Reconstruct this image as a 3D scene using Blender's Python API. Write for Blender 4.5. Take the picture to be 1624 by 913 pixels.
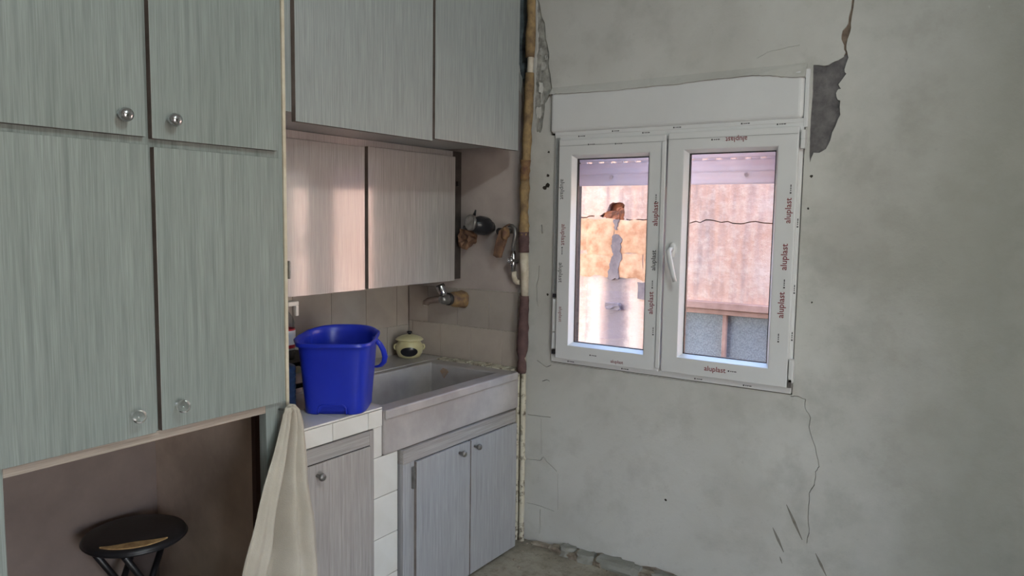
import bpy, bmesh, math, random
from mathutils import Vector, Matrix, Quaternion
from mathutils.geometry import delaunay_2d_cdt
random.seed(7)
PI = math.pi
for o in list(bpy.data.objects): bpy.data.objects.remove(o)
SC = bpy.context.scene
COL = SC.collection

# ------------------------------------------------------------------ camera, sky, sun, lamp, exposure
yaw, pitch, roll, fpx = 0.593625813, 0.0933728222, 0.0146543251, 1187.50165
fwd = Vector((-math.sin(yaw)*math.cos(pitch), math.cos(yaw)*math.cos(pitch), -math.sin(pitch)))
rgt = Vector((math.cos(yaw), math.sin(yaw), 0)); upv = rgt.cross(fwd)
r2 = rgt*math.cos(roll) + upv*math.sin(roll); u2 = upv*math.cos(roll) - rgt*math.sin(roll)
cd = bpy.data.cameras.new('camera'); cam = bpy.data.objects.new('camera', cd); COL.objects.link(cam)
m3 = Matrix((r2, u2, -fwd)).transposed()
cam.matrix_world = Matrix.Translation((0, 0, 1.55)) @ m3.to_4x4()
cd.sensor_width = 36; cd.lens = 36*fpx/1624; cd.clip_start = 0.02
SC.camera = cam

SC.view_settings.view_transform = 'Standard'
SC.view_settings.look = 'None'
SC.view_settings.gamma = 1
SC.view_settings.use_curve_mapping = False
SC.view_settings.exposure = 0.0
SC.cycles.max_bounces = 8; SC.cycles.diffuse_bounces = 5; SC.cycles.glossy_bounces = 4
SC.cycles.transparent_max_bounces = 12; SC.cycles.sample_clamp_indirect = 12
SC.cycles.use_denoising = True

w = bpy.data.worlds.new('sky'); SC.world = w; w.use_nodes = True
nt = w.node_tree; nt.nodes.clear()
sky = nt.nodes.new('ShaderNodeTexSky'); sky.sky_type = 'NISHITA'; sky.sun_disc = False
sky.sun_elevation = math.radians(58); sky.sun_rotation = math.radians(200)
bg = nt.nodes.new('ShaderNodeBackground'); bg.inputs[1].default_value = 3.2
wo = nt.nodes.new('ShaderNodeOutputWorld')
nt.links.new(sky.outputs[0], bg.inputs[0]); nt.links.new(bg.outputs[0], wo.inputs[0])

sd = bpy.data.lights.new('sun', 'SUN'); sd.energy = 55; sd.angle = math.radians(0.6); sd.color = (1, .95, .88)
sun = bpy.data.objects.new('sun', sd); COL.objects.link(sun)
sun.location = (0, -4, 9)
sun.rotation_euler = Vector((-0.18, 0.55, -0.90)).to_track_quat('-Z', 'Y').to_euler()

LAMP = Vector((0.15, 0.85, 2.86)); LAMP_W = 54; LAMP_C = (0.84, .99, 1.0)
ad_ = bpy.data.lights.new('doorway_fill', 'AREA'); ad_.shape = 'RECTANGLE'; ad_.size = 1.25; ad_.size_y = 2.1; ad_.energy = 72; ad_.color = (1.0, .87, .84)  # added fill light at an unseen doorway, brightens cupboards and niche
ado = bpy.data.objects.new('doorway_fill', ad_); COL.objects.link(ado); ado.location = (3.19, -.4, 1.08); ado.rotation_euler = (PI/2, 0, PI/2)

# ------------------------------------------------------------------ colour and materials
def lin(c):
    f = lambda v: v/12.92 if v <= .04045 else ((v+.055)/1.055)**2.4
    return tuple(f(v/255) for v in c) + (1,)

class N:
    def __init__(s, name):
        s.m = bpy.data.materials.new(name); s.m.use_nodes = True; s.t = s.m.node_tree
        s.b = s.t.nodes['Principled BSDF']; s.out = s.t.nodes['Material Output']
    def n(s, typ, **k):
        x = s.t.nodes.new('ShaderNode'+typ)
        for a, v in k.items():
            if a.startswith('i_'): x.inputs[a[2:].replace('_', ' ')].default_value = v
            else: setattr(x, a, v)
        return x
    def l(s, a, b): s.t.links.new(a, b)
    def coord(s, scale=(1, 1, 1), rot=(0, 0, 0), loc=(0, 0, 0)):
        c = s.n('TexCoord'); mp = s.n('Mapping')
        mp.inputs['Scale'].default_value = scale; mp.inputs['Rotation'].default_value = rot; mp.inputs['Location'].default_value = loc
        s.l(c.outputs['Object'], mp.inputs[0]); return mp.outputs[0]
    def noise(s, vec, scale, detail=4, rough=.55, dist=0):
        x = s.n('TexNoise'); x.inputs['Scale'].default_value = scale; x.inputs['Detail'].default_value = detail
        x.inputs['Roughness'].default_value = rough; x.inputs['Distortion'].default_value = dist
        s.l(vec, x.inputs['Vector']); return x.outputs['Fac']
    def ramp(s, fac, stops):
        x = s.n('ValToRGB'); e = x.color_ramp.elements
        while len(e) < len(stops): e.new(.5)
        for el, (p, c) in zip(e, stops):
            el.position = p; el.color = c if not isinstance(c, (int, float)) else (c, c, c, 1)
        s.l(fac, x.inputs[0]); return x.outputs[0]
    def mix(s, fac, a, b, mode='MIX'):
        x = s.n('MixRGB', blend_type=mode)
        for i, v in ((0, fac), (1, a), (2, b)):
            if isinstance(v, (int, float)): x.inputs[i].default_value = v if i == 0 else (v, v, v, 1)
            elif isinstance(v, tuple): x.inputs[i].default_value = v
            else: s.l(v, x.inputs[i])
        return x.outputs[0]
    def bump(s, h, strength=.3, dist=.01):
        x = s.n('Bump'); x.inputs['Strength'].default_value = strength; x.inputs['Distance'].default_value = dist
        s.l(h, x.inputs['Height']); s.l(x.outputs[0], s.b.inputs['Normal'])
    def fin(s, col=None, rough=None, metal=None, spec=None):
        for k, v in (('Base Color', col), ('Roughness', rough), ('Metallic', metal), ('Specular IOR Level', spec)):
            if v is None: continue
            if isinstance(v, (int, float, tuple)): s.b.inputs[k].default_value = v
            else: s.l(v, s.b.inputs[k])
        return s.m

def mottled(name, c1, c2, scale=8, rough=.8, bump=.15, bscale=60, metal=0, lo=.35, hi=.65, spec=.4, stretch=(1, 1, 1)):
    k = N(name); v = k.coord(stretch)
    col = k.ramp(k.noise(v, scale, 6, .6), [(lo, lin(c1)), (hi, lin(c2))])
    if bump: k.bump(k.noise(v, bscale, 5, .6), bump, .004)
    return k.fin(col, rough, metal, spec)

def laminate(name, base, dark, along='z', lines=62, rough=.32, strength=.75, fine=300, coat=0):
    k = N(name)
    sc = {'z': (1, 1, .022), 'y': (1, .022, 1)}[along]
    v = k.coord(sc)
    a = k.noise(v, lines, 3, .55, .15)
    b = k.noise(v, fine, 3, .65)
    big = k.noise(k.coord((1, 1, .35)), 3, 3)
    f1 = k.ramp(a, [(.30, 1.0), (.42, .35), (.60, 0.0)])
    f2 = k.ramp(b, [(.35, 1.0), (.65, 0.0)])
    c = k.mix(f2, lin(base), lin(tuple(int(x*.84) for x in base)))
    d = k.n('Math', operation='MULTIPLY'); k.l(f1, d.inputs[0]); d.inputs[1].default_value = strength
    c = k.mix(d.outputs[0], c, lin(dark))
    c = k.mix(k.ramp(big, [(.3, .0), (.7, .22)]), c, lin(tuple(int(x*.9) for x in base)))
    k.bump(b, .06, .002)
    if coat: k.b.inputs['Coat Weight'].default_value = coat; k.b.inputs['Coat Roughness'].default_value = .09; k.b.inputs['Coat IOR'].default_value = 1.75
    return k.fin(c, rough, 0, .5)

M = {}
M['lam_tall'] = laminate('grey_green_laminate', (152, 159, 155), (98, 104, 101), lines=56, strength=.75)
M['lam_upper'] = laminate('grey_laminate', (164, 169, 167), (120, 124, 123), lines=110, strength=.45, rough=.36)
M['lam_inner'] = laminate('glossy_laminate', (184, 177, 174), (136, 128, 126), lines=120, strength=.45, rough=.24, coat=.8)
M['lam_base'] = laminate('warm_grey_laminate', (172, 171, 173), (124, 120, 121), lines=90, strength=.6, rough=.38)
M['lam_base_warm'] = laminate('warm_grey_laminate_single', (176, 169, 165), (126, 117, 113), lines=90, strength=.6, rough=.4)
M['lam_base_h'] = laminate('warm_grey_laminate_cross', (172, 166, 163), (120, 112, 108), along='y', lines=90, strength=.6, rough=.4)
M['edge'] = mottled('raw_board_edge', (92, 82, 76), (112, 100, 94), 14, .85)
M['edge_soft'] = mottled('worn_board_edge', (140, 132, 128), (116, 106, 102), 14, .8)
M['dark_edge'] = mottled('dark_board_edge', (52, 46, 43), (68, 60, 56), 14, .85)
M['cream'] = mottled('cream_paint', (205, 196, 176), (186, 174, 152), 20, .6)
M['rail'] = laminate('pale_rail_wood', (178, 164, 152), (130, 116, 106), along='y', lines=80, strength=.5, rough=.6)
M['brown_wood'] = mottled('brown_wood', (84, 60, 52), (62, 44, 40), 10, .7, stretch=(1, 1, .1))

def plaster():
    k = N('aged_plaster'); v = k.coord()
    n1 = k.noise(v, 1.3, 5, .6, .3); n2 = k.noise(v, 6, 7, .65); n3 = k.noise(v, 45, 6, .7)
    c = k.ramp(n1, [(.32, lin((176, 173, 167))), (.5, lin((190, 188, 183))), (.68, lin((198, 196, 192)))])
    c = k.mix(k.ramp(n2, [(.50, 0.0), (.72, .42)]), c, lin((158, 155, 149)))
    c = k.mix(k.ramp(n3, [(.60, 0.0), (.78, .30)]), c, lin((146, 142, 135)))
    # grey skim coat right of the window, ragged border, darkened to paint light falloff
    g = k.n('SeparateXYZ'); k.l(v, g.inputs[0])
    ad = k.n('Math', operation='MULTIPLY_ADD'); k.l(n2, ad.inputs[0]); ad.inputs[1].default_value = .55; k.l(g.outputs[0], ad.inputs[2])
    msk = k.ramp(ad.outputs[0], [(0.0, 0.0), (1, 1)])
    mr = k.n('MapRange'); k.l(ad.outputs[0], mr.inputs[0])
    mr.inputs[1].default_value = -.42; mr.inputs[2].default_value = .22; mr.inputs[3].default_value = 0; mr.inputs[4].default_value = .85
    c = k.mix(mr.outputs[0], c, k.ramp(n2, [(.35, lin((122, 122, 115))), (.65, lin((137, 136, 129)))]))
    bz = k.mix(.5, n2, n3); k.bump(bz, .35, .006)
    return k.fin(c, .9, 0, .2)
M['plaster'] = plaster()
M['ceil'] = mottled('ceiling_paint', (205, 204, 198), (192, 190, 184), 3, .9)
M['niche_plaster'] = mottled('dull_niche_plaster', (142, 126, 118), (124, 109, 102), 3, .85, .25, 25)
M['partition'] = mottled('lightened_niche_plaster', (206, 184, 168), (176, 156, 142), 4, .85, .3, 25)  # niche plaster made paler, standing in for light missing on this side
M['skim'] = mottled('patched_plaster', (178, 166, 160), (160, 148, 143), 4, .85, .3, 30)
M['mortar'] = mottled('bare_grey_mortar', (112, 108, 108), (86, 83, 84), 22, .95, .8, 70)
M['mortar_brown'] = mottled('dusty_mortar', (128, 112, 98), (90, 76, 66), 25, .95, .8, 70)
M['peel'] = mottled('peeled_undercoat', (176, 174, 167), (124, 122, 117), 26, .9, .6, 60)
M['blue_peel'] = mottled('blue_grey_undercoat', (128, 138, 142), (66, 68, 72), 13, .9, .5, 40)
M['crack'] = mottled('crack_dirt', (58, 52, 46), (40, 36, 32), 40, .95)
M['smudge'] = mottled('scraped_plaster', (130, 126, 118), (112, 108, 101), 30, .9)
M['tile'] = mottled('cream_glazed_tile', (178, 166, 156), (166, 154, 145), 5, .22, .03, 10, spec=.5)
M['tile2'] = mottled('grey_cream_glazed_tile', (168, 158, 150), (157, 147, 140), 5, .22, .03, 10, spec=.5)
M['grout'] = mottled('grout', (176, 168, 158), (150, 140, 130), 60, .9)
M['white_tile'] = mottled('white_glazed_tile', (216, 213, 208), (207, 203, 196), 4, .25, .03, 10, spec=.5)
M['stone'] = mottled('worn_marble', (178, 171, 168), (154, 147, 145), 5, .30, .12, 40)
M['stone_in'] = mottled('stained_marble', (158, 152, 148), (132, 126, 120), 4, .5, .2, 30)
M['pvc'] = mottled('white_window_plastic', (214, 213, 213), (208, 207, 207), 3, .35, 0)
M['pvc_grey'] = mottled('protective_tape', (150, 150, 149), (138, 138, 138), 60, .6, .2, 300)
M['gasket'] = mottled('black_rubber_gasket', (30, 28, 28), (42, 38, 38), 30, .6, 0)
def shutter_mat():
    k = N('shutter_plastic'); k.fin(lin((212, 208, 210)), .5)
    t = k.n('BsdfTranslucent'); t.inputs[0].default_value = lin((225, 215, 215)); mx = k.n('MixShader'); mx.inputs[0].default_value = .6
    k.l(k.b.outputs[0], mx.inputs[1]); k.l(t.outputs[0], mx.inputs[2]); k.l(mx.outputs[0], k.out.inputs[0]); return k.m
M['shutter'] = shutter_mat()
M['shutter_old'] = mottled('shutter_plastic', (200, 197, 197), (192, 190, 190), 3, .5, 0)
M['red_print'] = mottled('red_print', (132, 62, 66), (120, 56, 60), 30, .6, 0)
M['black_print'] = mottled('black_print', (60, 58, 60), (74, 72, 74), 30, .6, 0)
M['blue'] = mottled('blue_plastic', (28, 48, 178), (24, 42, 164), 4, .33, .05, 60, spec=.5)
M['blue_dark'] = mottled('navy_plastic', (38, 54, 84), (30, 44, 70), 6, .4, 0)
M['pot'] = mottled('cream_glaze', (206, 198, 158), (190, 180, 138), 9, .3, .05, 20)
M['pot_black'] = mottled('black_glaze', (24, 24, 30), (34, 34, 42), 9, .3, 0)
M['chrome'] = mottled('chrome', (206, 206, 208), (190, 190, 194), 5, .16, 0, metal=1)
M['dull_metal'] = mottled('dull_metal', (150, 148, 146), (118, 114, 112), 30, .4, .1, 80, metal=.8)
M['rust'] = mottled('rusty_tape', (142, 112, 74), (96, 66, 56), 28, .8, .5, 60)
M['rust_stain'] = mottled('faint_rust_stain', (166, 132, 100), (156, 146, 138), 30, .6, .1)
M['tap_tape'] = mottled('tap_joint_tape', (150, 122, 78), (98, 76, 70), 22, .7, .5, 60)
M['warm_chrome'] = mottled('tarnished_chrome', (176, 158, 148), (150, 132, 122), 14, .3, .1, 60, metal=.8)
M['tan_wrap'] = mottled('tan_pipe_tape', (160, 134, 94), (106, 86, 66), 20, .8, .5, 60)
M['purple_wrap'] = mottled('brown_pipe_tape', (100, 76, 74), (76, 56, 56), 24, .8, .5, 60)
M['brown_paper'] = mottled('brown_paper', (132, 100, 76), (84, 62, 54), 22, .75, .6, 40)
M['black_wrap'] = mottled('black_plastic_wrap', (44, 44, 48), (28, 28, 32), 12, .28, .5, 30)
M['white_pipe'] = mottled('painted_pipe', (206, 196, 180), (176, 162, 142), 22, .6, .4, 60)
M['flake_pipe'] = mottled('flaking_paint', (198, 190, 172), (104, 92, 78), 40, .85, .7, 60, lo=.5, hi=.66)
M['cloth'] = mottled('beige_cloth', (184, 176, 163), (170, 161, 148), 6, .95, .35, 260)
M['stool'] = mottled('black_vinyl', (30, 29, 32), (40, 38, 41), 8, .4, .1, 90)
M['foam'] = mottled('torn_foam', (184, 150, 104), (146, 112, 76), 30, .95, .4, 120)
M['steel_black'] = mottled('black_steel', (24, 23, 26), (32, 31, 34), 8, .4, 0)
M['black_plastic'] = mottled('black_plastic', (34, 30, 30), (46, 42, 42), 8, .5, 0)
M['red_label'] = mottled('red_label', (186, 40, 52), (160, 34, 48), 12, .4, 0)
M['white_label'] = mottled('white_label', (220, 216, 222), (190, 196, 214), 30, .4, 0)
M['green_label'] = mottled('green_label', (150, 166, 130), (176, 180, 160), 30, .5, 0)
M['white_plastic'] = mottled('white_plastic', (214, 206, 198), (204, 196, 188), 6, .4, 0)
M['rubble'] = mottled('dusty_rubble', (168, 158, 144), (120, 108, 96), 16, .95, .8, 60)
M['concrete'] = None
def concrete():
    k = N('dusty_concrete'); v = k.coord()
    n1 = k.noise(v, 3.5, 7, .65); n2 = k.noise(v, 28, 7, .7); n3 = k.noise(v, 9, 5, .6)
    c = k.ramp(n1, [(.3, lin((124, 117, 106))), (.5, lin((156, 148, 134))), (.7, lin((180, 172, 158)))])
    c = k.mix(k.ramp(n2, [(.45, 0.0), (.68, .65)]), c, lin((96, 90, 82)))
    c = k.mix(k.ramp(n3, [(.58, 0.0), (.72, .5)]), c, lin((178, 172, 160)))
    k.bump(k.mix(.5, n2, n3), .6, .01)
    return k.fin(c, .95, 0, .2)
M['concrete'] = concrete()

def clear(name, tint=(1, 1, 1, 1), gloss=.08, rough=.02):
    k = N(name); k.t.nodes.remove(k.b)
    tr = k.n('BsdfTransparent'); tr.inputs[0].default_value = tint
    gl = k.n('BsdfGlossy'); gl.inputs['Roughness'].default_value = rough; gl.inputs[0].default_value = (1, 1, 1, 1)
    lw = k.n('LayerWeight'); lw.inputs[0].default_value = .5
    pw = k.n('Math', operation='POWER'); k.l(lw.outputs['Facing'], pw.inputs[0]); pw.inputs[1].default_value = 5
    fr = k.n('Math', operation='MULTIPLY_ADD'); k.l(pw.outputs[0], fr.inputs[0]); fr.inputs[1].default_value = .8; fr.inputs[2].default_value = .03
    mx = k.n('MixShader'); k.l(fr.outputs[0], mx.inputs[0])
    k.l(tr.outputs[0], mx.inputs[1]); k.l(gl.outputs[0], mx.inputs[2]); k.l(mx.outputs[0], k.out.inputs[0])
    return k.m
M['glass'] = clear('window_glass', (.97, .98, .98, 1))
M['clear_plastic'] = clear('clear_plastic', (.82, .86, .88, 1), rough=.1)
def acrylic():
    k = N('clear_acrylic'); k.fin((.97, .98, .98, 1), .03); k.b.inputs['Transmission Weight'].default_value = 1; k.b.inputs['IOR'].default_value = 1.45
    return k.m
M['acrylic'] = acrylic()

def outer():
    k = N('sunlit_pink_render'); v = k.coord()
    n1 = k.noise(v, 1.6, 6, .6, .4); n2 = k.noise(k.coord((5, 1, .6)), 1.8, 6, .65); n3 = k.noise(v, 16, 7, .7); n4 = k.noise(k.coord((1, 1, 4)), 9, 6, .7)
    c = k.ramp(n1, [(.3, lin((196, 146, 126))), (.5, lin((207, 164, 148))), (.7, lin((216, 186, 176)))])
    c = k.mix(k.ramp(n2, [(.46, 0.0), (.68, .85)]), c, lin((158, 132, 130)))
    c = k.mix(k.ramp(n3, [(.46, 0.0), (.72, .6)]), c, lin((226, 202, 190)))
    c = k.mix(k.ramp(n4, [(.50, 0.0), (.75, .45)]), c, lin((190, 140, 120)))
    g = k.n('SeparateXYZ'); k.l(v, g.inputs[0])
    def band(sock, off, mid, half, soft, amp):
        a = k.n('Math', operation='MULTIPLY_ADD'); k.l(n3, a.inputs[0]); a.inputs[1].default_value = amp; k.l(sock, a.inputs[2])
        d = k.n('Math', operation='SUBTRACT'); k.l(a.outputs[0], d.inputs[0]); d.inputs[1].default_value = mid+amp*.5
        ab = k.n('Math', operation='ABSOLUTE'); k.l(d.outputs[0], ab.inputs[0])
        m = k.n('MapRange', interpolation_type='SMOOTHSTEP'); k.l(ab.outputs[0], m.inputs[0]); m.inputs[1].default_value = half-soft; m.inputs[2].default_value = half+soft; m.inputs[3].default_value = 1; m.inputs[4].default_value = 0
        return m.outputs[0]
    def both(a, b_, f):
        m = k.n('Math', operation='MULTIPLY'); k.l(a, m.inputs[0]); k.l(b_, m.inputs[1])
        m2 = k.n('Math', operation='MULTIPLY'); k.l(m.outputs[0], m2.inputs[0]); m2.inputs[1].default_value = f; return m2.outputs[0]
    X, Z = g.outputs[0], g.outputs[2]
    c = k.mix(both(band(X, 0, -2.62, .045, .03, .05), band(Z, 0, .6, .5, .06, .1), .7), c, lin((218, 192, 180)))
    c = k.mix(both(band(X, 0, -2.30, .05, .03, .06), band(Z, 0, .6, .45, .06, .1), .7), c, lin((218, 192, 180)))
    c = k.mix(both(band(X, 0, -2.45, .085, .05, .07), band(Z, 0, .55, .62, .08, .15), 1.0), c, lin((138, 120, 122)))
    c = k.mix(both(band(X, 0, -1.18, .06, .04, .08), band(Z, 0, 1.72, .12, .07, .1), .7), c, lin((150, 120, 116)))
    k.bump(k.mix(.6, n1, n3), .5, .03)
    return k.fin(c, .95, 0, .15)
M['outer'] = outer()
M['outer_stone'] = mottled('orange_sandstone', (216, 168, 138), (180, 124, 94), 12, .95, 1.0, 16)
M['outer_grey'] = mottled('grey_cement_streak', (136, 118, 118), (110, 96, 100), 12, .95, .6, 30)
M['outer_pale'] = mottled('pale_lime_streak', (232, 208, 194), (216, 182, 164), 9, .95, .5, 30)
M['outer_hole'] = mottled('broken_brick', (150, 86, 58), (90, 56, 46), 26, .95, .9, 40)
M['rust_frame'] = mottled('faded_rusty_frame', (176, 136, 124), (148, 110, 100), 9, .8, .2, 40)
M['frosted'] = mottled('dirty_frosted_glass', (112, 112, 120), (146, 146, 152), 120, .45, .5, 240)
M['shade_block'] = mottled('shade_block_render', (200, 180, 166), (184, 162, 150), 4, .95)
def glow():
    k = N('lit_bulb'); k.b.inputs['Emission Color'].default_value = (.95, 1, .96, 1); k.b.inputs['Emission Strength'].default_value = 12
    return k.fin((.9, .9, .9, 1), .4)
M['glow'] = glow()

# ------------------------------------------------------------------ mesh helpers
def bx(bm, x0, x1, y0, y1, z0, z1, mi=0):
    vs = [bm.verts.new(p) for p in ((x0,y0,z0),(x1,y0,z0),(x1,y1,z0),(x0,y1,z0),(x0,y0,z1),(x1,y0,z1),(x1,y1,z1),(x0,y1,z1))]
    fs = [bm.faces.new([vs[i] for i in q]) for q in ((0,3,2,1),(4,5,6,7),(0,1,5,4),(1,2,6,5),(2,3,7,6),(3,0,4,7))]
    for f in fs: f.material_index = mi
    return fs
def tube(bm, pts, rad, seg=12, cap=True, flat=1.0, mi=0):
    pts = [Vector(p) for p in pts]; rings = []
    ref = None
    for i, p in enumerate(pts):
        d = (pts[min(i+1, len(pts)-1)] - pts[max(i-1, 0)]).normalized()
        if ref is None:
            ref = d.orthogonal().normalized()
        ref = (ref - d*ref.dot(d)).normalized(); b = d.cross(ref)
        r = rad(i/(len(pts)-1)) if callable(rad) else (rad[i] if isinstance(rad, (list, tuple)) else rad)
        rings.append([bm.verts.new(p + ref*math.cos(2*PI*j/seg)*r + b*math.sin(2*PI*j/seg)*r*flat) for j in range(seg)])
    for a, c in zip(rings, rings[1:]):
        for j in range(seg):
            f = bm.faces.new((a[j], a[(j+1) % seg], c[(j+1) % seg], c[j])); f.smooth = True; f.material_index = mi
    if cap:
        bm.faces.new(rings[0][::-1]).material_index = mi; bm.faces.new(rings[-1]).material_index = mi
def lathe(bm, prof, org=(0, 0, 0), axis=(0, 0, 1), seg=24, wob=0):
    axis = Vector(axis).normalized(); u = axis.orthogonal().normalized(); v = axis.cross(u); org = Vector(org)
    rings = []
    for r, h in prof:
        if r < 1e-6: rings.append([bm.verts.new(org + axis*h)])
        else: rings.append([bm.verts.new(org + axis*h + (u*math.cos(2*PI*j/seg) + v*math.sin(2*PI*j/seg))*(r*(1+random.uniform(-wob, wob)))) for j in range(seg)])
    for a, c in zip(rings, rings[1:]):
        for j in range(seg):
            k = (j+1) % seg
            q = [a[0] if len(a) == 1 else a[j], a[0] if len(a) == 1 else a[k], c[0] if len(c) == 1 else c[k], c[0] if len(c) == 1 else c[j]]
            q = list(dict.fromkeys(q))
            if len(q) > 2: bm.faces.new(q).smooth = True
def B(): return bmesh.new()
def wloc(o):
    v = Vector((0, 0, 0))
    while o: v += o.location; o = o.parent
    return v
def link(name, bm, mats, parent=None, bevel=0, center=True, smooth=False, subsurf=0, kind=None, seg=2):
    bmesh.ops.recalc_face_normals(bm, faces=bm.faces[:])
    c = Vector((0, 0, 0))
    if center:
        xs = [v.co for v in bm.verts]
        c = Vector([(min(p[i] for p in xs)+max(p[i] for p in xs))/2 for i in range(3)])
        for v in bm.verts: v.co -= c
    if smooth:
        for f in bm.faces: f.smooth = True
    me = bpy.data.meshes.new(name); bm.to_mesh(me); bm.free()
    for m in (mats if isinstance(mats, (list, tuple)) else [mats]): me.materials.append(M[m] if isinstance(m, str) else m)
    o = bpy.data.objects.new(name, me); COL.objects.link(o)
    if parent: o.parent = parent
    o.location = c - (wloc(parent) if parent else Vector((0, 0, 0)))
    if bevel:
        md = o.modifiers.new('bevel', 'BEVEL'); md.width = bevel; md.segments = seg; md.limit_method = 'ANGLE'
    if subsurf:
        md = o.modifiers.new('sub', 'SUBSURF'); md.levels = md.render_levels = subsurf
    if kind: o['kind'] = kind
    return o
def tag(o, label, cat, group=None):
    o['label'] = label; o['category'] = cat
    if group: o['group'] = group
    return o
def thing(name, label, cat, loc, group=None):
    o = bpy.data.objects.new(name, None); COL.objects.link(o); o.location = loc; o.empty_display_size = .05
    return tag(o, label, cat, group)
def box(name, r, mat, parent=None, bevel=0, **k):
    b = B(); bx(b, *r); return link(name, b, mat, parent, bevel, **k)
def inst(src, name, parent, pos):
    o = src.copy(); o.name = name; COL.objects.link(o); o.parent = parent
    o.location = Vector(pos) - wloc(parent); return o
def inside(p, poly):
    x, y = p; c = False; j = len(poly)-1
    for i in range(len(poly)):
        xi, yi = poly[i]; xj, yj = poly[j]
        if (yi > y) != (yj > y) and x < (xj-xi)*(y-yi)/(yj-yi)+xi: c = not c
        j = i
    return c
def plate(bm, outer_, holes, y0, y1):
    """a sheet in the x-z plane with holes, from y0 back to y1"""
    V, E_ = [], []
    for lp in [outer_]+holes:
        s = len(V); V += [Vector(p) for p in lp]; n = len(lp)
        E_ += [(s+i, s+(i+1) % n) for i in range(n)]
    vs, es, fs = delaunay_2d_cdt(V, E_, [], 0, 1e-6)[:3]
    a = [bm.verts.new((v.x, y0, v.y)) for v in vs]; b = [bm.verts.new((v.x, y1, v.y)) for v in vs]
    keep = []
    for f in fs:
        c = sum((vs[i] for i in f), Vector((0, 0)))/len(f)
        if inside(c, outer_) and not any(inside(c, h) for h in holes): keep.append(f)
    cnt = {}
    for f in keep:
        bm.faces.new([a[i] for i in f]); bm.faces.new([b[i] for i in reversed(f)])
        for i in range(len(f)):
            e = (f[i], f[(i+1) % len(f)]); cnt[tuple(sorted(e))] = cnt.get(tuple(sorted(e)), 0)+1
    for (i, j), n in cnt.items():
        if n == 1: bm.faces.new((a[i], a[j], b[j], b[i]))
    for v in [v for v in bm.verts if not v.link_faces]: bm.verts.remove(v)
def ragged(pts, amp=.004, sub=3, closed=True):
    out = []
    n = len(pts)
    for i in range(n if closed else n-1):
        p, q = pts[i], pts[(i+1) % n]
        for k in range(sub):
            t = k/sub
            j = amp if k else 0
            out.append((p[0]+(q[0]-p[0])*t+random.uniform(-j, j), p[1]+(q[1]-p[1])*t+random.uniform(-j, j)))
    if not closed: out.append(pts[-1])
    return out
def strip(pts, w):
    """a closed thin outline along a polyline; w = width or list of widths"""
    L, Rr = [], []
    for i, p in enumerate(pts):
        a = Vector(pts[max(i-1, 0)]); c = Vector(pts[min(i+1, len(pts)-1)]); d = (c-a).normalized()
        n = Vector((-d.y, d.x)); ww = (w[i] if isinstance(w, (list, tuple)) else w)*.5
        L.append(tuple(Vector(p)+n*ww)); Rr.append(tuple(Vector(p)-n*ww))
    return L+Rr[::-1]

# ------------------------------------------------------------------ room shell
XL, YW, ZC, XR, YB = -2.645, 2.947, 3.0, 3.2, -2.2
def struct(name, ranges, mat, bevel=0):
    b = B()
    for r in ranges: bx(b, *r)
    o = link(name, b, mat, None, bevel, center=False); o['kind'] = 'structure'; return o
floor = struct('floor', [(XL-.2, XR+.2, YB-.2, YW+.2, -.12, 0)], 'concrete')
ceil = struct('ceiling', [(XL-.2, XR+.2, YB-.2, YW+.25, ZC, ZC+.1)], 'ceil')
wl = struct('wall_left', [(XL-.2, XL, YB, YW+.25, 0, ZC)], 'niche_plaster')
struct('wall_right', [(XR, XR+.2, YB, -1.05, 0, ZC), (XR, XR+.2, .25, YW+.25, 0, ZC), (XR, XR+.2, -1.05, .25, 2.15, ZC)], 'plaster')
struct('added_doorway', [(XR-.015, XR+.1, -1.05, -.99, 0, 2.15), (XR-.015, XR+.1, .19, .25, 0, 2.15), (XR-.015, XR+.1, -.99, .19, 2.09, 2.15)], 'brown_wood')  # unseen doorway, added to carry the fill light
struct('wall_rear', [(XL-.2, XR+.2, YB-.2, YB, 0, ZC)], 'plaster')
struct('added_shade_block', [(-9, -.45, YB, YW+.25, ZC+.1, ZC+3.6)], 'shade_block')  # unseen block added to keep the sun off the visible alley wall
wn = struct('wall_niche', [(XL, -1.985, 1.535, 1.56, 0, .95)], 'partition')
struct('wall_niche_side', [(XL, -1.905, .60, .625, 0, .95)], 'niche_plaster')

# window wall: a thin plaster skin with real cracks and broken patches over the masonry body
WX0, WX1, WZ0, WZ1 = -1.760, -0.688, 0.893, 2.100
patch = [(-.668,2.125),(-.668,1.931),(-.667,1.826),(-.662,1.77),(-.651,1.806),(-.631,1.805),(-.609,1.818),(-.595,1.85),(-.58,1.9),(-.566,1.938),(-.569,1.989),(-.582,2.003),(-.581,2.025),(-.568,2.031),(-.578,2.047),(-.553,2.083),(-.56,2.099),(-.549,2.139),(-.554,2.159),(-.558,2.184),(-.548,2.227),(-.547,2.258),(-.542,2.307),(-.532,2.42),(-.530,2.56),(-.538,2.56),(-.541,2.42),(-.55,2.308),(-.557,2.259),(-.574,2.236),(-.577,2.208),(-.567,2.185),(-.560,2.159),(-.564,2.144),(-.583,2.133),(-.606,2.125),(-.63,2.118)]
peel = [(-1.862,2.60),(-1.870,2.531),(-1.855,2.483),(-1.832,2.426),(-1.825,2.352),(-1.807,2.296),(-1.805,2.223),(-1.785,2.125),(-1.802,2.099),(-1.824,2.068),(-1.828,2.013),(-1.843,1.94),(-1.866,1.941),(-1.872,1.978),(-1.879,2.054),(-1.876,2.165),(-1.872,2.257),(-1.869,2.348),(-1.873,2.44),(-1.876,2.60)]
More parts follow.
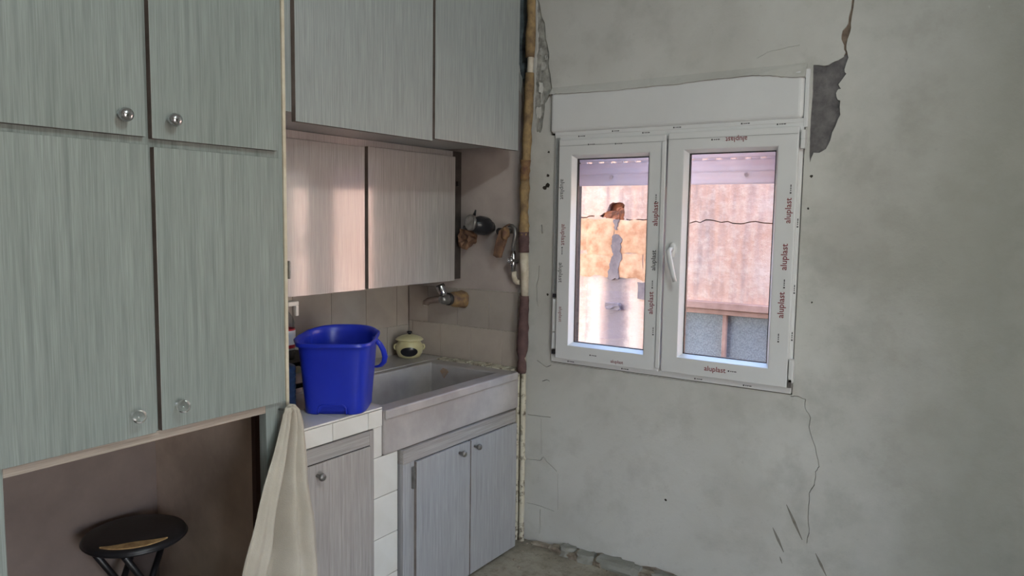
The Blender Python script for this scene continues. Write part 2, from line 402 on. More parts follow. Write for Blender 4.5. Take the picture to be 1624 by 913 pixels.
bluep = [(-1.985,2.62),(-1.919,2.62),(-1.926,2.429),(-1.921,2.262),(-1.92,2.122),(-1.937,2.133),(-1.95,2.19),(-1.968,2.238),(-1.982,2.361)]
crack = [(-.690,.884),(-.672,.886),(-.634,.880),(-.634,.845),(-.613,.811),(-.617,.777),(-.59,.701),(-.573,.629),(-.585,.607),(-.587,.554),(-.604,.517),(-.603,.445),(-.596,.379),(-.602,.319)]
lines = [([(-1.888,.619),(-1.82,.621),(-1.76,.626)],.0022), ([(-1.891,.401),(-1.815,.407),(-1.796,.428),(-1.77,.405),(-1.721,.373)],.0028),
         ([(-1.887,.185),(-1.80,.186),(-1.73,.178)],.0025), ([(-1.8125,.61),(-1.806,.44)],.0014), ([(-1.714,.365),(-1.712,.192)],.0013), ([(-1.808,.17),(-1.809,.05)],.0022),
         ([(-1.838,1.33),(-1.842,1.269),(-1.852,1.237),(-1.847,1.166),(-1.839,1.14)],.004), ([(-1.83,1.52),(-1.826,1.48)],.006),
         ([(-1.775,2.106),(-1.73,2.109),(-1.70,2.106)],.005), ([(-.78,2.113),(-.747,2.117),(-.695,2.116)],.003),
         ([(-.876,2.17),(-.837,2.189),(-.777,2.196),(-.72,2.203)],.0010), ([(-1.84,.885),(-1.79,.86),(-1.762,.872)],.0025),
         ([(-1.81,.79),(-1.785,.80),(-1.77,.795)],.003), ([(-1.765,.884),(-1.60,.8835),(-1.48,.886)],.0016), ([(-1.40,.884),(-1.25,.885),(-1.05,.884)],.0016)]
base_edge = [(-1.897,.004),(-1.813,.005),(-1.732,.012),(-1.692,.012),(-1.654,.045),(-1.601,.035),(-1.544,.021),(-1.476,.046),(-1.439,.038),(-1.379,.050),(-1.366,.024),(-1.296,.033),(-1.216,.051),(-1.137,.046),(-1.06,.030),(-.95,.02),(-.80,.012)]
lip = [(-1.786,2.102),(-1.73,2.100),(-1.594,2.096),(-1.447,2.094),(-1.34,2.097),(-1.221,2.097),(-1.107,2.100),(-.998,2.103),(-.893,2.104),(-.832,2.100),(-.785,2.092),(-.726,2.083),(-.70,2.083),(-.684,2.098)]
outl = [(XL, .002)] + ragged(base_edge, .003, 4, False) + [(XR, .004), (XR, ZC), (XL, ZC)]
whole = [(WX0-.004, WZ0-.004), (WX1+.004, WZ0-.004), (WX1+.004, 2.10), (-.684, 2.098)] + ragged(lip[::-1][1:], .002, 4, False) + [(-1.79, 1.925), (WX0-.004, 1.922)]
b = B()
crk = strip(ragged(crack, .003, 3, False), .0024)
plate(b, outl, [whole, ragged(patch, .003, 2), ragged(peel, .004, 3), ragged(bluep, .004, 3), crk] + [strip(ragged(p, .0015, 3, False), w_) for p, w_ in lines], YW, YW+.012)
ww = link('wall_window', b, 'plaster', None, 0, center=False); ww['kind'] = 'structure'
b = B()
for r in [(XL, WX0, YW+.0121, YW+.25, 0, ZC), (WX1, XR, YW+.0121, YW+.25, 0, ZC), (WX0, WX1, YW+.0121, YW+.25, 0, WZ0), (WX0, WX1, YW+.0121, YW+.25, 2.12, ZC)]: bx(b, *r)
link('masonry', b, 'crack', ww, center=False)
def back(name, x0, x1, z0, z1, mat, amp=.003, n=10):
    """rough undercoat showing at the bottom of a broken patch"""
    b = B(); nz = max(2, int((z1-z0)/(x1-x0)*n)); g = [[b.verts.new((x0+(x1-x0)*i/n, YW+.009-random.uniform(0, amp), z0+(z1-z0)*j/nz)) for i in range(n+1)] for j in range(nz+1)]
    for j in range(nz):
        for i in range(n): b.faces.new((g[j][i], g[j][i+1], g[j+1][i+1], g[j+1][i]))
    return link(name, b, mat, ww, center=False, smooth=True)
back('bare_patch', -.70, -.53, 1.76, 2.15, 'mortar', .006, 14)
back('bare_patch', -.60, -.52, 2.15, 2.57, 'mortar_brown', .004, 6)
back('bare_patch', -1.885, -1.775, 1.93, 2.61, 'peel', .006, 10)
back('bare_patch', -1.99, -1.915, 2.11, 2.63, 'blue_peel', .005, 8)
back('bare_patch', -1.90, -.75, .001, .06, 'rubble', .006, 60)
for (p, q, wd) in [((-.685,.455),(-.62,.329),.011), ((-.732,.35),(-.686,.262),.011), ((-.569,.289),(-.526,.211),.010), ((-.70,.24),(-.69,.215),.006)]:
    b = B(); d = Vector(q)-Vector(p)
    plate(b, strip([tuple(Vector(p)+d*t) for t in (0, .25, .5, .75, 1)], [.002, wd*.7, wd, wd*.6, .003]), [], YW-.0004, YW+.003)
    link('scratch', b, 'smudge', ww, center=False)
b = B()   # ragged plaster lip smeared over the top of the shutter box
plate(b, ragged([(-1.786,2.102),(-1.73,2.103),(-1.594,2.097),(-1.447,2.094),(-1.34,2.097),(-1.221,2.096),(-1.107,2.100),(-.998,2.103),(-.893,2.104),(-.832,2.099),(-.785,2.091),(-.726,2.082),(-.69,2.081)], .0022, 5, False)+[(-.688,2.135),(-1.786,2.135)], [], 2.921, YW+.002)
for v in b.verts:
    if v.co.z > 2.128 and v.co.y < 2.93: v.co.y = YW-.0005
link('plaster_lip', b, 'plaster', ww, center=False)
# curled flakes of paint along the peeled strip
for (x, z, sx, sz, tilt) in [(-1.835,2.235,.028,.035,.5),(-1.85,2.20,.016,.05,.7),(-1.845,2.14,.022,.045,-.6),(-1.838,2.09,.02,.05,.5),(-1.855,2.03,.028,.05,-.5),(-1.86,1.985,.02,.05,.6),(-1.82,2.27,.02,.02,.8),(-1.85,2.30,.014,.03,.5)]:
    b = B(); n = 4; g = []
    for j in range(n+1):
        row = []
        for i in range(n+1):
            u, v = i/n-.5, j/n-.5
            row.append(b.verts.new((x+u*sx*(1-.5*abs(v))+random.uniform(-.002,.002), YW+.004-.018*(u*tilt+.25)**2-.006*abs(v), z+v*sz+random.uniform(-.003,.003))))
        g.append(row)
    for j in range(n):
        for i in range(n): b.faces.new((g[j][i], g[j][i+1], g[j+1][i+1], g[j+1][i]))
    o = link('paint_flake', b, 'plaster', ww, center=False); md = o.modifiers.new('s', 'SOLIDIFY'); md.thickness = .0012
# small dark chips near the window
for (x, z, s) in [(-1.80,1.745,.008),(-1.798,1.85,.006),(-1.815,1.69,.011),(-1.80,1.70,.012),(-1.79,1.20,.006),(-.655,1.72,.006),(-.66,1.60,.005),(-1.18,.36,.006),(-.63,1.25,.004)]:
    b = B(); plate(b, [(x+s*math.cos(a)*random.uniform(.6,1.2), z+s*math.sin(a)*random.uniform(.6,1.2)) for a in [k*PI/4 for k in range(8)]], [], YW-.0005, YW+.004)
    link('chip', b, 'crack', ww, center=False)
# broken skirting remains along the foot of the wall
def lump(name, x0, x1, y0, y1, z0, z1, mat, parent, rz=0):
    b = B(); fs = bx(b, -.5, .5, -.5, .5, 0, 1)
    bmesh.ops.subdivide_edges(b, edges=b.edges[:], cuts=2, use_grid_fill=True)
    for v in b.verts:
        v.co += Vector((random.uniform(-.09,.09), random.uniform(-.1,.1), random.uniform(-.12,.08) if v.co.z > .1 else 0))
        v.co = Vector((v.co.x*(x1-x0), v.co.y*(y1-y0), v.co.z*(z1-z0)))
        v.co.rotate(Quaternion((0, 0, 1), rz)); v.co += Vector(((x0+x1)/2, (y0+y1)/2, z0))
    return link(name, b, mat, parent)
for (x0, x1, d, h, mt, rz) in [(-1.83,-1.70,.03,.014,'rubble',.1),(-1.73,-1.655,.045,.026,'rubble',-.15),(-1.67,-1.60,.05,.042,'plaster',.25),(-1.625,-1.565,.055,.030,'rubble',-.1),(-1.575,-1.50,.06,.038,'plaster',.2),(-1.515,-1.45,.05,.022,'rubble',-.2),(-1.47,-1.31,.055,.045,'plaster',-.05),(-1.345,-1.275,.05,.040,'plaster',.12),(-1.285,-1.20,.045,.028,'rubble',-.1),(-1.215,-1.12,.05,.040,'plaster',.1),(-1.14,-1.03,.05,.030,'rubble',-.08),(-1.05,-.95,.045,.034,'plaster',.05)]:
    lump('skirting_remnant', x0, x1, YW-d, YW+.006, .0, h, mt, ww, rz)

# ------------------------------------------------------------------ wall tiles
def tiles_left(z0, z1, edges):
    for a, c in zip(edges, edges[1:]):
        box('tile', (XL, XL+.007, a+.0012, c-.0012, z0+.0012, z1-.0012), random.choice(['tile', 'tile', 'tile2']), wl, .0012)
tiles_left(.985, 1.2, [1.57, 1.735, 1.96, 2.18, 2.405, 2.63, 2.85, 2.938])
tiles_left(.835, .985, [1.57, 1.66, 1.88, 2.10, 2.325, 2.55, 2.78, 2.938])
tiles_left(1.2, 1.4, [1.57, 1.735, 1.96, 2.18, 2.405, 2.63, 2.85, 2.938])
box('grout_bed', (XL, XL+.004, 1.565, 2.94, .83, 1.41), 'grout', wl)
def tiles_end(z0, z1, edges):
    for a, c in zip(edges, edges[1:]):
        box('tile', (a+.001, c-.001, YW-.007, YW, z0+.001, z1-.001), random.choice(['tile', 'tile2', 'tile']), ww, .0012)
tiles_end(1.008, 1.195, [-2.637, -2.507, -2.312, -2.117, -1.948])
tiles_end(.838, 1.006, [-2.637, -2.61, -2.421, -2.23, -2.039, -1.940])
box('grout_bed', (XL+.007, -1.94, YW-.0045, YW, .825, 1.197), 'grout', ww)
# the patched skim coat of the sink corner, above the tiles
b = B(); plate(b, [(XL+.002, 1.197), (-1.955, 1.199), (-1.93, 1.25), (-1.925, 1.6), (-1.93, 2.05), (-1.945, 2.11), (-2.0, 2.2), (-2.05, 2.5), (XL+.002, 2.5)], [], YW-.003, YW)
link('skim_patch', b, 'skim', ww, center=False)

# ------------------------------------------------------------------ window
win = bpy.data.objects.new('window_1', None); COL.objects.link(win); win.location = (-1.225, YW, .893); win['kind'] = 'structure'
def frame_ring(b, x0, x1, z0, z1, w_, y0, y1):
    bx(b, x0, x0+w_, y0, y1, z0, z1); bx(b, x1-w_, x1, y0, y1, z0, z1)
    bx(b, x0+w_, x1-w_, y0, y1, z0, z0+w_); bx(b, x0+w_, x1-w_, y0, y1, z1-w_, z1)
def ring(b, o, i, y0, y1):
    """mitred ring between an outer and an inner rectangle (x0,x1,z0,z1), front at y0, back at y1"""
    P = lambda r, y: [(r[0], y, r[2]), (r[1], y, r[2]), (r[1], y, r[3]), (r[0], y, r[3])]
    vs = [[b.verts.new(p) for p in P(r, y)] for r, y in ((o, y0), (i, y0), (o, y1), (i, y1))]
    for k in range(4):
        j = (k+1) % 4
        for a, c in ((0, 1), (1, 3), (3, 2), (2, 0)): b.faces.new((vs[a][k], vs[a][j], vs[c][j], vs[c][k]))
b = B(); ring(b, (WX0, WX1, WZ0, 1.924), (WX0+.05, WX1-.05, WZ0+.045, 1.88), 2.938, 3.03); link('frame', b, 'pvc', win, .003)
# roller shutter box with rounded corners above the frame
b = B(); bx(b, -1.784, -.692, 2.928, 3.10, 1.931, 2.112)
link('shutter_box', b, 'pvc', win, .018, seg=4)
box('box_end', (-.691, -.676, 2.936, 3.05, 1.90, 2.112), 'pvc', win, .003)
box('box_lip', (-1.76, -.69, 2.936, 2.97, 1.918, 1.934), 'pvc', win, .002)
box('protective_tape', (-1.752, -1.733, 2.934, 2.9382, 1.205, 1.91), 'pvc_grey', win)
S_ = {'left': dict(o=(-1.727, -1.222, .915, 1.898), i=(-1.661, -1.292, .980, 1.828)), 'right': dict(o=(-1.212, -.699, .919, 1.904), i=(-1.142, -.7725, .986, 1.833))}
sash = {}
for sname in ('left', 'right'):
    d = S_[sname]; o, i = d['o'], d['i']
    b = B(); ring(b, o, i, 2.918, 2.99); s = link('sash', b, 'pvc', win, .004); sash[sname] = s
    b = B()   # sloping glazing bead
    j = (i[0]+.013, i[1]-.013, i[2]+.013, i[3]-.013)
    P = lambda r, y: [b.verts.new(p) for p in ((r[0], y, r[2]), (r[1], y, r[2]), (r[1], y, r[3]), (r[0], y, r[3]))]
    A, Cc, D, E_ = P(i, 2.9185), P((i[0]-.004, i[1]+.004, i[2]-.004, i[3]+.004), 2.9175), P(j, 2.947), P(j, 2.956)
    for r0, r1 in ((Cc, A), (A, D), (D, E_)):
        for k in range(4): b.faces.new((r0[k], r0[(k+1) % 4], r1[(k+1) % 4], r1[k]))
    link('glazing_bead', b, 'pvc', s)
    b = B(); ring(b, (j[0]-.002, j[1]+.002, j[2]-.002, j[3]+.002), (j[0]+.004, j[1]-.003, j[2]+.0025, j[3]-.004), 2.948, 2.962); link('gasket', b, 'gasket', s)
    box('glass_pane', (j[0], j[1], 2.953, 2.957, j[2], j[3]), 'glass', s)
    box('groove', (o[0]+.004, o[1]-.004, 2.9165, 2.919, o[3]-.028, o[3]-.0265), 'pvc_grey', s)
box('meeting_cover', (-1.236, -1.217, 2.912, 2.919, .93, 1.87), 'pvc', sash['right'], .003)
# handle: rosette, neck, lever
b = B(); lathe(b, [(0, .012), (.013, .012), (.016, .008), (.017, 0)], (-1.176, 2.918, 1.428), (0, -1, 0), 20)
for v in b.verts: v.co.z = 1.428+(v.co.z-1.428)*1.9
hd = link('handle', b, 'pvc', sash['right'])
b = B(); tube(b, [(-1.176,2.908,1.43),(-1.176,2.88,1.43),(-1.174,2.868,1.422),(-1.168,2.864,1.40),(-1.157,2.862,1.36),(-1.148,2.863,1.325),(-1.142,2.866,1.303)], [.011,.011,.012,.012,.0115,.0105,.009], 10, flat=.75)
link('lever', b, 'pvc', hd)
for (x, z, h, mt) in [(-.684, 1.872, .022, 'pvc'), (-.684, 1.838, .03, 'pvc'), (-.687, .985, .045, 'pvc'), (-.688, .938, .022, 'dull_metal')]:
    box('hinge', (x-.008, x+.008, 2.915, 2.94, z-h, z+h) if h > .03 else (x-.008, x+.008, 2.915, 2.94, z-.017, z+.017), mt, win, .002)
for (z0, z1, mt) in [(1.035, 1.185, 'pvc'), (.955, 1.03, 'pvc'), (1.19, 1.208, 'gasket'), (.93, .95, 'gasket')]:
    box('hinge', (-1.752, -1.732, 2.928, 2.94, z0, z1), mt, win, .002)
# printed film lettering on the profiles
def lettering(txt, x, z, width, rot, par, mat='red_print', y=2.9172, bold=.012):
    cu = bpy.data.curves.new('lettering', 'FONT'); cu.body = txt; cu.size = 1; cu.align_x = 'CENTER'; cu.align_y = 'CENTER'; cu.offset = bold; cu.resolution_u = 2
    t = bpy.data.objects.new('t', cu); COL.objects.link(t)
    me = bpy.data.meshes.new_from_object(t.evaluated_get(bpy.context.evaluated_depsgraph_get())); bpy.data.objects.remove(t)
    b = B(); b.from_mesh(me); bpy.data.meshes.remove(me)
    xs = [v.co.x for v in b.verts]; ys = [v.co.y for v in b.verts]
    k = width/(max(xs)-min(xs)); cx, cy = (max(xs)+min(xs))/2, (max(ys)+min(ys))/2
    ca, sa = math.cos(rot), math.sin(rot)
    for v in b.verts:
        u, q = (v.co.x-cx)*k, (v.co.y-cy)*k
        v.co = Vector((x+u*ca-q*sa, y, z+u*sa+q*ca))
    return link('lettering', b, mat, par)
L_, R_ = sash['left'], sash['right']
up, dn = PI/2, -PI/2
lettering('aluplast', -.932, 1.868, .085, PI, R_)
for (x, z, wd) in [(-.722, 1.592, .095), (-.728, 1.418, .10), (-.731, 1.235, .10)]: lettering('aluplast', x, z, wd, up, R_)
lettering('aluplast', -.980, .953, .088, 0, R_)
for (x, z, wd, mt) in [(-1.254, 1.575, .10, 'red_print'), (-1.256, 1.382, .085, 'black_print'), (-1.262, 1.203, .095, 'red_print')]: lettering('aluplast', x, z, wd, up, L_, mt)
for (x, z, wd, mt) in [(-1.698, 1.478, .095, 'red_print'), (-1.704, 1.118, .07, 'red_print'), (-1.708, 1.307, .09, 'black_print'), (-1.708, 1.68, .09, 'black_print')]: lettering('aluplast', x, z, wd, dn, L_, mt, bold=.002)
lettering('aluplast', -1.414, .932, .06, 0, L_)
def dash(x, z, rot, par, ln=.026, y=2.9168):
    b = B(); ca, sa = math.cos(rot), math.sin(rot)
    for u0, u1, h in ((-ln/2-.008, -ln/2-.002, .003), (-ln/2+.002, -ln/2+.007, .0018), (-ln/2+.009, -ln/2+.015, .0018), (-ln/2+.017, ln/2, .0018)):
        b.faces.new([b.verts.new((x+u*ca-q*sa, y, z+u*sa+q*ca)) for u, q in ((u0, -h), (u1, -h), (u1, h), (u0, h))])
    link('print_mark', b, 'black_print', par)
for x, z, r, p in [(-1.010, 1.868, 0, R_), (-1.527, .948, 0, L_), (-.906, .956, 0, R_), (-.719, 1.676, up, R_), (-.726, 1.320, up, R_), (-.738, 1.112, up, R_), (-1.256, 1.643, up, L_), (-1.26, 1.285, up, L_), (-1.25, 1.088, up, L_), (-1.700, 1.402, dn, L_), (-1.56, 1.872, 0, L_), (-1.43, 1.87, 0, L_)]: dash(x, z, r, p)
for x, z, wy in [(-1.62,1.912,2.9372),(-1.315,1.912,2.9372),(-.766,1.916,2.9372),(-1.455,1.926,2.9355),(-1.178,1.926,2.9355),(-.901,1.926,2.9355),(-1.65,.903,2.9372),(-1.38,.903,2.9372),(-1.05,.903,2.9372),(-.85,.903,2.9372)]: dash(x, z, 0, win, y=wy)
for z in (1.55, 1.3, 1.12): dash(-.693, z, up, win, y=2.9372)
# roller shutter, half lowered behind the glass
sh = link('shutter_curtain', (lambda b: (bx(b, -1.755, -.69, 3.062, 3.07, 1.85, 1.93), b)[1])(B()), 'shutter', win)
for z0, z1 in ((1.807, 1.85), (1.752, 1.7995), (1.700, 1.7505)):
    b = B(); n = 6
    pr = [(3.055+.006*(1-math.cos(PI*k/n*2))/2*(-1), z0+(z1-z0)*k/n) for k in range(n+1)]
    vs = [[b.verts.new((x, y, z)) for y, z in pr] for x in (-1.755, -.69)]
    for k in range(n): b.faces.new((vs[0][k], vs[1][k], vs[1][k+1], vs[0][k+1])).smooth = True
    o = link('slat', b, 'shutter', sh); md = o.modifiers.new('s', 'SOLIDIFY'); md.thickness = .008; md.offset = 0
b = B()   # the perforated joint above the second slat: webs between the light slots
x = -1.75
while x < -.70:
    bx(b, x, x+.034, 3.052, 3.058, 1.7985, 1.8075); x += .060
link('slat_joint', b, 'shutter', sh)
for x in (-1.53, -.925):
    b = B(); lathe(b, [(0, .006), (.006, .006), (.011, .002), (.012, 0)], (x, 3.050, 1.735), (0, -1, 0), 14); link('stop_button', b, 'shutter', sh)
for x0, x1 in ((-1.76, -1.735), (-.705, -.688)): box('guide_rail', (x0, x1, 3.035, 3.09, .893, 1.95), 'shutter', win, .002)
box('outer_sill', (WX0, WX1, 3.03, 3.23, .86, .893), 'pvc', win)

# ------------------------------------------------------------------ building across the alley
YO = 5.0
hole = [(-2.60,1.575),(-2.545,1.60),(-2.52,1.655),(-2.49,1.675),(-2.42,1.672),(-2.395,1.655),(-2.395,1.58),(-2.40,1.545),(-2.46,1.535),(-2.51,1.555)]
b = B()
cr1 = strip(ragged([(-3.2,1.565),(-2.9,1.555),(-2.735,1.559),(-2.64,1.572)], .008, 4, False), .008)
cr2 = strip(ragged([(-2.38,1.552),(-2.246,1.548),(-2.1,1.56),(-1.9,1.53),(-1.75,1.555),(-1.6,1.535),(-1.45,1.55),(-1.2,1.54)], .009, 4, False), .007)
plate(b, [(-7.5, -1.6), (3.5, -1.6), (3.5, 2.62), (-7.5, 2.62)], [ragged(hole, .006, 3), cr1, cr2, [(-1.98, -1.0), (-.55, -1.0), (-.55, 1.0), (-1.98, 1.0)]], YO, YO+.05)
wo_ = link('wall_outside', b, 'outer', None, center=False); wo_['kind'] = 'structure'
b = B()
for r in [(-7.5, -1.99, YO+.05, YO+.3, -1.6, 2.62), (-.54, 3.5, YO+.05, YO+.3, -1.6, 2.62), (-1.99, -.54, YO+.05, YO+.3, 1.01, 2.62), (-1.99, -.54, YO+.05, YO+.3, -1.6, -1.0)]: bx(b, *r)
link('masonry', b, 'outer_hole', wo_, center=False)
lump('broken_brick', -2.56, -2.44, YO+.0, YO+.05, 1.55, 1.61, 'outer_hole', wo_); lump('broken_brick', -2.46, -2.40, YO+.005, YO+.05, 1.545, 1.64, 'outer_hole', wo_)
# bare sandstone course: individual blocks
def stone(x0, x1, z0, z1, dep, mt='outer_stone', amp=.012):
    b = B(); n, m = max(3, int((x1-x0)/.05)), max(3, int((z1-z0)/.05)); g = []
    for j in range(m+1):
        row = []
        for i in range(n+1):
            ed = i in (0, n) or j in (0, m)
            row.append(b.verts.new((x0+(x1-x0)*i/n+random.uniform(-amp, amp)*1.3, (YO-dep*.45+random.uniform(0, amp)*.3 if ed else YO-dep+random.uniform(-amp, amp)*.9), z0+(z1-z0)*j/m+random.uniform(-amp, amp)*1.5)))
        g.append(row)
    for j in range(m):
        for i in range(n): b.faces.new((g[j][i], g[j][i+1], g[j+1][i+1], g[j+1][i])).smooth = True
    return link('stone', b, mt, wo_, center=False)
for a in [(-3.9,-3.35,1.125,1.555),(-3.345,-2.985,1.30,1.555),(-3.345,-3.02,1.125,1.297),(-2.98,-2.70,1.31,1.553),(-3.015,-2.775,1.125,1.307),(-2.697,-2.47,1.285,1.55),(-2.772,-2.47,1.125,1.282),(-2.468,-2.20,1.305,1.545),(-2.468,-2.235,1.12,1.30),(-2.195,-2.02,1.30,1.54),(-2.23,-1.995,1.12,1.297)]: stone(*a, .012, amp=.008)
def flake(pts, mt, y0=.016):
    b = B(); plate(b, ragged(pts, .010, 4), [], YO-y0, YO+.002); return link('cement_patch', b, mt, wo_, center=False)
flake([(-2.475,1.55),(-2.43,1.55),(-2.44,1.50),(-2.45,1.47),(-2.47,1.49)], 'outer_grey'); flake([(-2.485,1.42),(-2.44,1.44),(-2.40,1.40),(-2.415,1.33),(-2.40,1.26),(-2.43,1.19),(-2.425,1.11),(-2.51,1.11),(-2.50,1.22),(-2.47,1.30),(-2.49,1.36)], 'outer_grey'); flake([(-2.275,1.10),(-2.14,1.11),(-2.13,.97),(-2.27,.98)], 'outer_grey', .006)
lump('ledge_stone', -2.51, -2.40, YO-.04, YO+.02, .885, .935, 'outer_grey', wo_)
# old grated window of the opposite house
w2 = bpy.data.objects.new('window_2', None); COL.objects.link(w2); w2.location = (-1.26, YO, -1.0); w2['kind'] = 'structure'
box('lintel', (-1.98, -.55, YO-.03, YO+.05, .949, .998), 'rust_frame', w2, .004)
box('frame_rail', (-1.98, -.55, YO-.015, YO+.06, .914, .946), 'rust_frame', w2, .004)
box('frame_rail', (-1.98, -.55, YO-.015, YO+.06, -1.0, -.94), 'rust_frame', w2, .004)
for x in (-1.96, -1.627, -1.27, -.9, -.57): box('mullion', (x-.014, x+.014, YO+.0, YO+.055, -.94, .914), 'rust_frame', w2, .004)
for x0, x1 in ((-1.95,-1.641),(-1.613,-1.284),(-1.256,-.914),(-.886,-.58)): box('glass_pane', (x0, x1, YO+.03, YO+.036, -.94, .914), 'frosted', w2)
struct('ground_outside', [(-7.5, 3.5, YW+.25, YO+.3, -1.7, -1.6)], 'concrete')

# ------------------------------------------------------------------ cupboards
kb = B(); lathe(kb, [(.007, 0), (.0065, .010), (.008, .014), (.0155, .021), (.0175, .028), (.0155, .036), (.009, .0405), (0, .042)], (0, 0, 0), (1, 0, 0), 24)
KNOB = link('knob', kb, 'chrome', center=False)
kb = B(); lathe(kb, [(.006, 0), (.006, .012), (.009, .015), (.016, .022), (.0178, .03), (.0155, .038), (.009, .0425), (0, .044)], (0, 0, 0), (1, 0, 0), 24)
KNOB2 = link('knob', kb, 'acrylic', center=False)
kb = B(); lathe(kb, [(.006, 0), (.005, .012), (.008, .016), (.0125, .022), (.0135, .027), (.011, .033), (0, .035)], (0, 0, 0), (1, 0, 0), 20)
KNOB3 = link('knob', kb, 'dull_metal', center=False)
used = set()
def knob(src, door, pos):
    if src in used: o = inst(src, 'knob', door, pos)
    else: used.add(src); src.parent = door; src.location = Vector(pos)-wloc(door); o = src
    return o
def door(parent, x0, x1, y0, y1, z0, z1, mat, edge='edge'):
    b = B(); fs = bx(b, x0, x1, y0, y1, z0, z1, 1); fs[3].material_index = 0
    if edge == 'edge_soft': fs[1].material_index = 0
    return link('door', b, [mat, edge], parent, .0012)

tall = thing('tall_cabinet', 'tall grey-green laminate cupboard with four knobbed doors above an open niche', 'cabinet', (-2.25, 1.09, 0))
b = B(); bx(b, XL+.002, -1.87, .645, 1.512, .972, 2.55); link('carcass', b, 'lam_tall', tall)
b = B(); bx(b, XL+.002, -1.8685, .7225, 1.4365, .946, .9715); link('bottom_rail', b, 'rail', tall, .001)
for y0, y1 in ((.632, .722), (1.437, 1.512)): box('post', (-1.90, -1.868, y0, y1, 0, .9715), 'lam_tall', tall, .001)
box('edge_strip', (-1.90, -1.864, 1.5125, 1.5235, .0, 2.55), 'cream', tall, .001)
box('inner_batten', (-2.045, -2.025, 1.515, 1.5345, 0, .945), 'brown_wood', tall); box('inner_batten', (-1.965, -1.925, 1.50, 1.5345, 0, .945), 'cream', tall)
d1 = door(tall, -1.8695, -1.85, .672, 1.0725, 1.7405, 2.54, 'lam_tall'); d2 = door(tall, -1.8695, -1.85, 1.0895, 1.480, 1.7385, 2.54, 'lam_tall')
d3 = door(tall, -1.8695, -1.85, .672, 1.0775, .9735, 1.7215, 'lam_tall'); d4 = door(tall, -1.8695, -1.85, 1.093, 1.4835, .9745, 1.7175, 'lam_tall')
knob(KNOB, d1, (-1.85, 1.008, 1.787)); knob(KNOB, d2, (-1.85, 1.137, 1.789))
knob(KNOB2, d3, (-1.85, 1.016, 1.034)); knob(KNOB2, d4, (-1.85, 1.138, 1.036))
b = B(); bx(b, -1.874, -1.856, 1.5236, 1.530, 1.352, 1.408); link('door_catch', b, 'dull_metal', tall, .003)
b = B(); tube(b, [(-1.868, 1.487, .948), (-1.845, 1.487, .95), (-1.828, 1.487, .957)], [.004, .004, .005], 8); link('peg', b, 'dull_metal', tall)

upc = thing('wall_cupboard', 'large grey laminate wall cupboard hanging high beside the water pipe', 'cabinet', (-2.25, 2.16, 1.84))
b = B(); bx(b, XL+.002, -1.90, 1.526, 2.806, 1.868, 2.56); link('carcass', b, 'lam_upper', upc)
door(upc, -1.8995, -1.88, 1.5745, 2.229, 1.838, 2.55, 'lam_upper'); door(upc, -1.8995, -1.88, 2.243, 2.818, 1.848, 2.55, 'lam_upper')
inn = thing('recessed_cupboard', 'shallow glossy laminate cupboard set back under the large wall cupboard, above the sink', 'cabinet', (-2.47, 2.2, 1.24))
b = B(); bx(b, XL+.008, -2.29, 1.54, 2.866, 1.245, 1.866); link('carcass', b, 'lam_inner', inn)
box('side_stile', (-2.60, -2.292, 2.8665, 2.936, 1.246, 1.866), 'dark_edge', inn)
door(inn, -2.2895, -2.27, 1.66, 2.2575, 1.239, 1.833, 'lam_inner'); door(inn, -2.2895, -2.27, 2.277, 2.862, 1.241, 1.838, 'lam_inner')
box('door_catch', (-2.292, -2.28, 2.895, 2.91, 1.70, 1.722), 'black_plastic', inn)

# masonry counter with white tiles
ctr = thing('tiled_counter', 'white-tiled masonry counter end between cupboard and stone sink, under the blue bucket', 'counter', (-2.25, 1.77, 0))
b = B(); bx(b, XL+.008, -1.912, 1.565, 1.978, .782, .843); bx(b, XL+.008, -1.917, 1.936, 2.068, 0, .655); bx(b, XL+.008, -1.917, 1.936, 1.978, .655, .782); link('masonry', b, 'grout', ctr)
for y0, y1 in ((1.566, 1.738), (1.740, 1.907), (1.909, 1.979)): box('tile', (-1.912, -1.9045, y0, y1, .779, .841), 'white_tile', ctr, .0015)
for y0, y1 in ((1.566, 1.770), (1.772, 1.979)):
    for x0, x1 in ((-2.10, -1.905), (-2.302, -2.102), (-2.504, -2.304), (-2.636, -2.506)): box('tile', (x0, x1, y0, y1, .8432, .850), 'white_tile', ctr, .0015)
for z0, z1 in ((.663, .777), (.509, .661), (.35, .507), (.19, .348), (.03, .188)): box('tile', (-1.917, -1.9095, 1.937, 1.982 if z0 > .65 else 2.067, z0, z1), 'white_tile', ctr, .0015)

c1 = thing('base_cupboard', 'single-door grey laminate base cupboard under the tiled counter beside the hanging cloth', 'cabinet', (-2.2, 1.77, 0))
b = B(); bx(b, -2.55, -1.93, 1.575, 1.930, .02, .774); link('carcass', b, 'dark_edge', c1)
b = B(); bx(b, -1.929, -1.9, 1.575, 1.606, .0, .775); bx(b, -1.929, -1.9, 1.910, 1.931, 0, .775); link('frame_stile', b, 'lam_base_warm', c1, .001)
box('frame_rail', (-1.9285, -1.9, 1.606, 1.910, .723, .775), 'lam_base_h', c1, .001)
d = door(c1, -1.899, -1.891, 1.612, 1.908, .05, .7215, 'lam_base_warm', 'edge_soft'); knob(KNOB3, d, (-1.891, 1.655, .684))
box('hinge', (-1.8995, -1.886, 1.594, 1.6095, .60, .70), 'dull_metal', c1, .001)

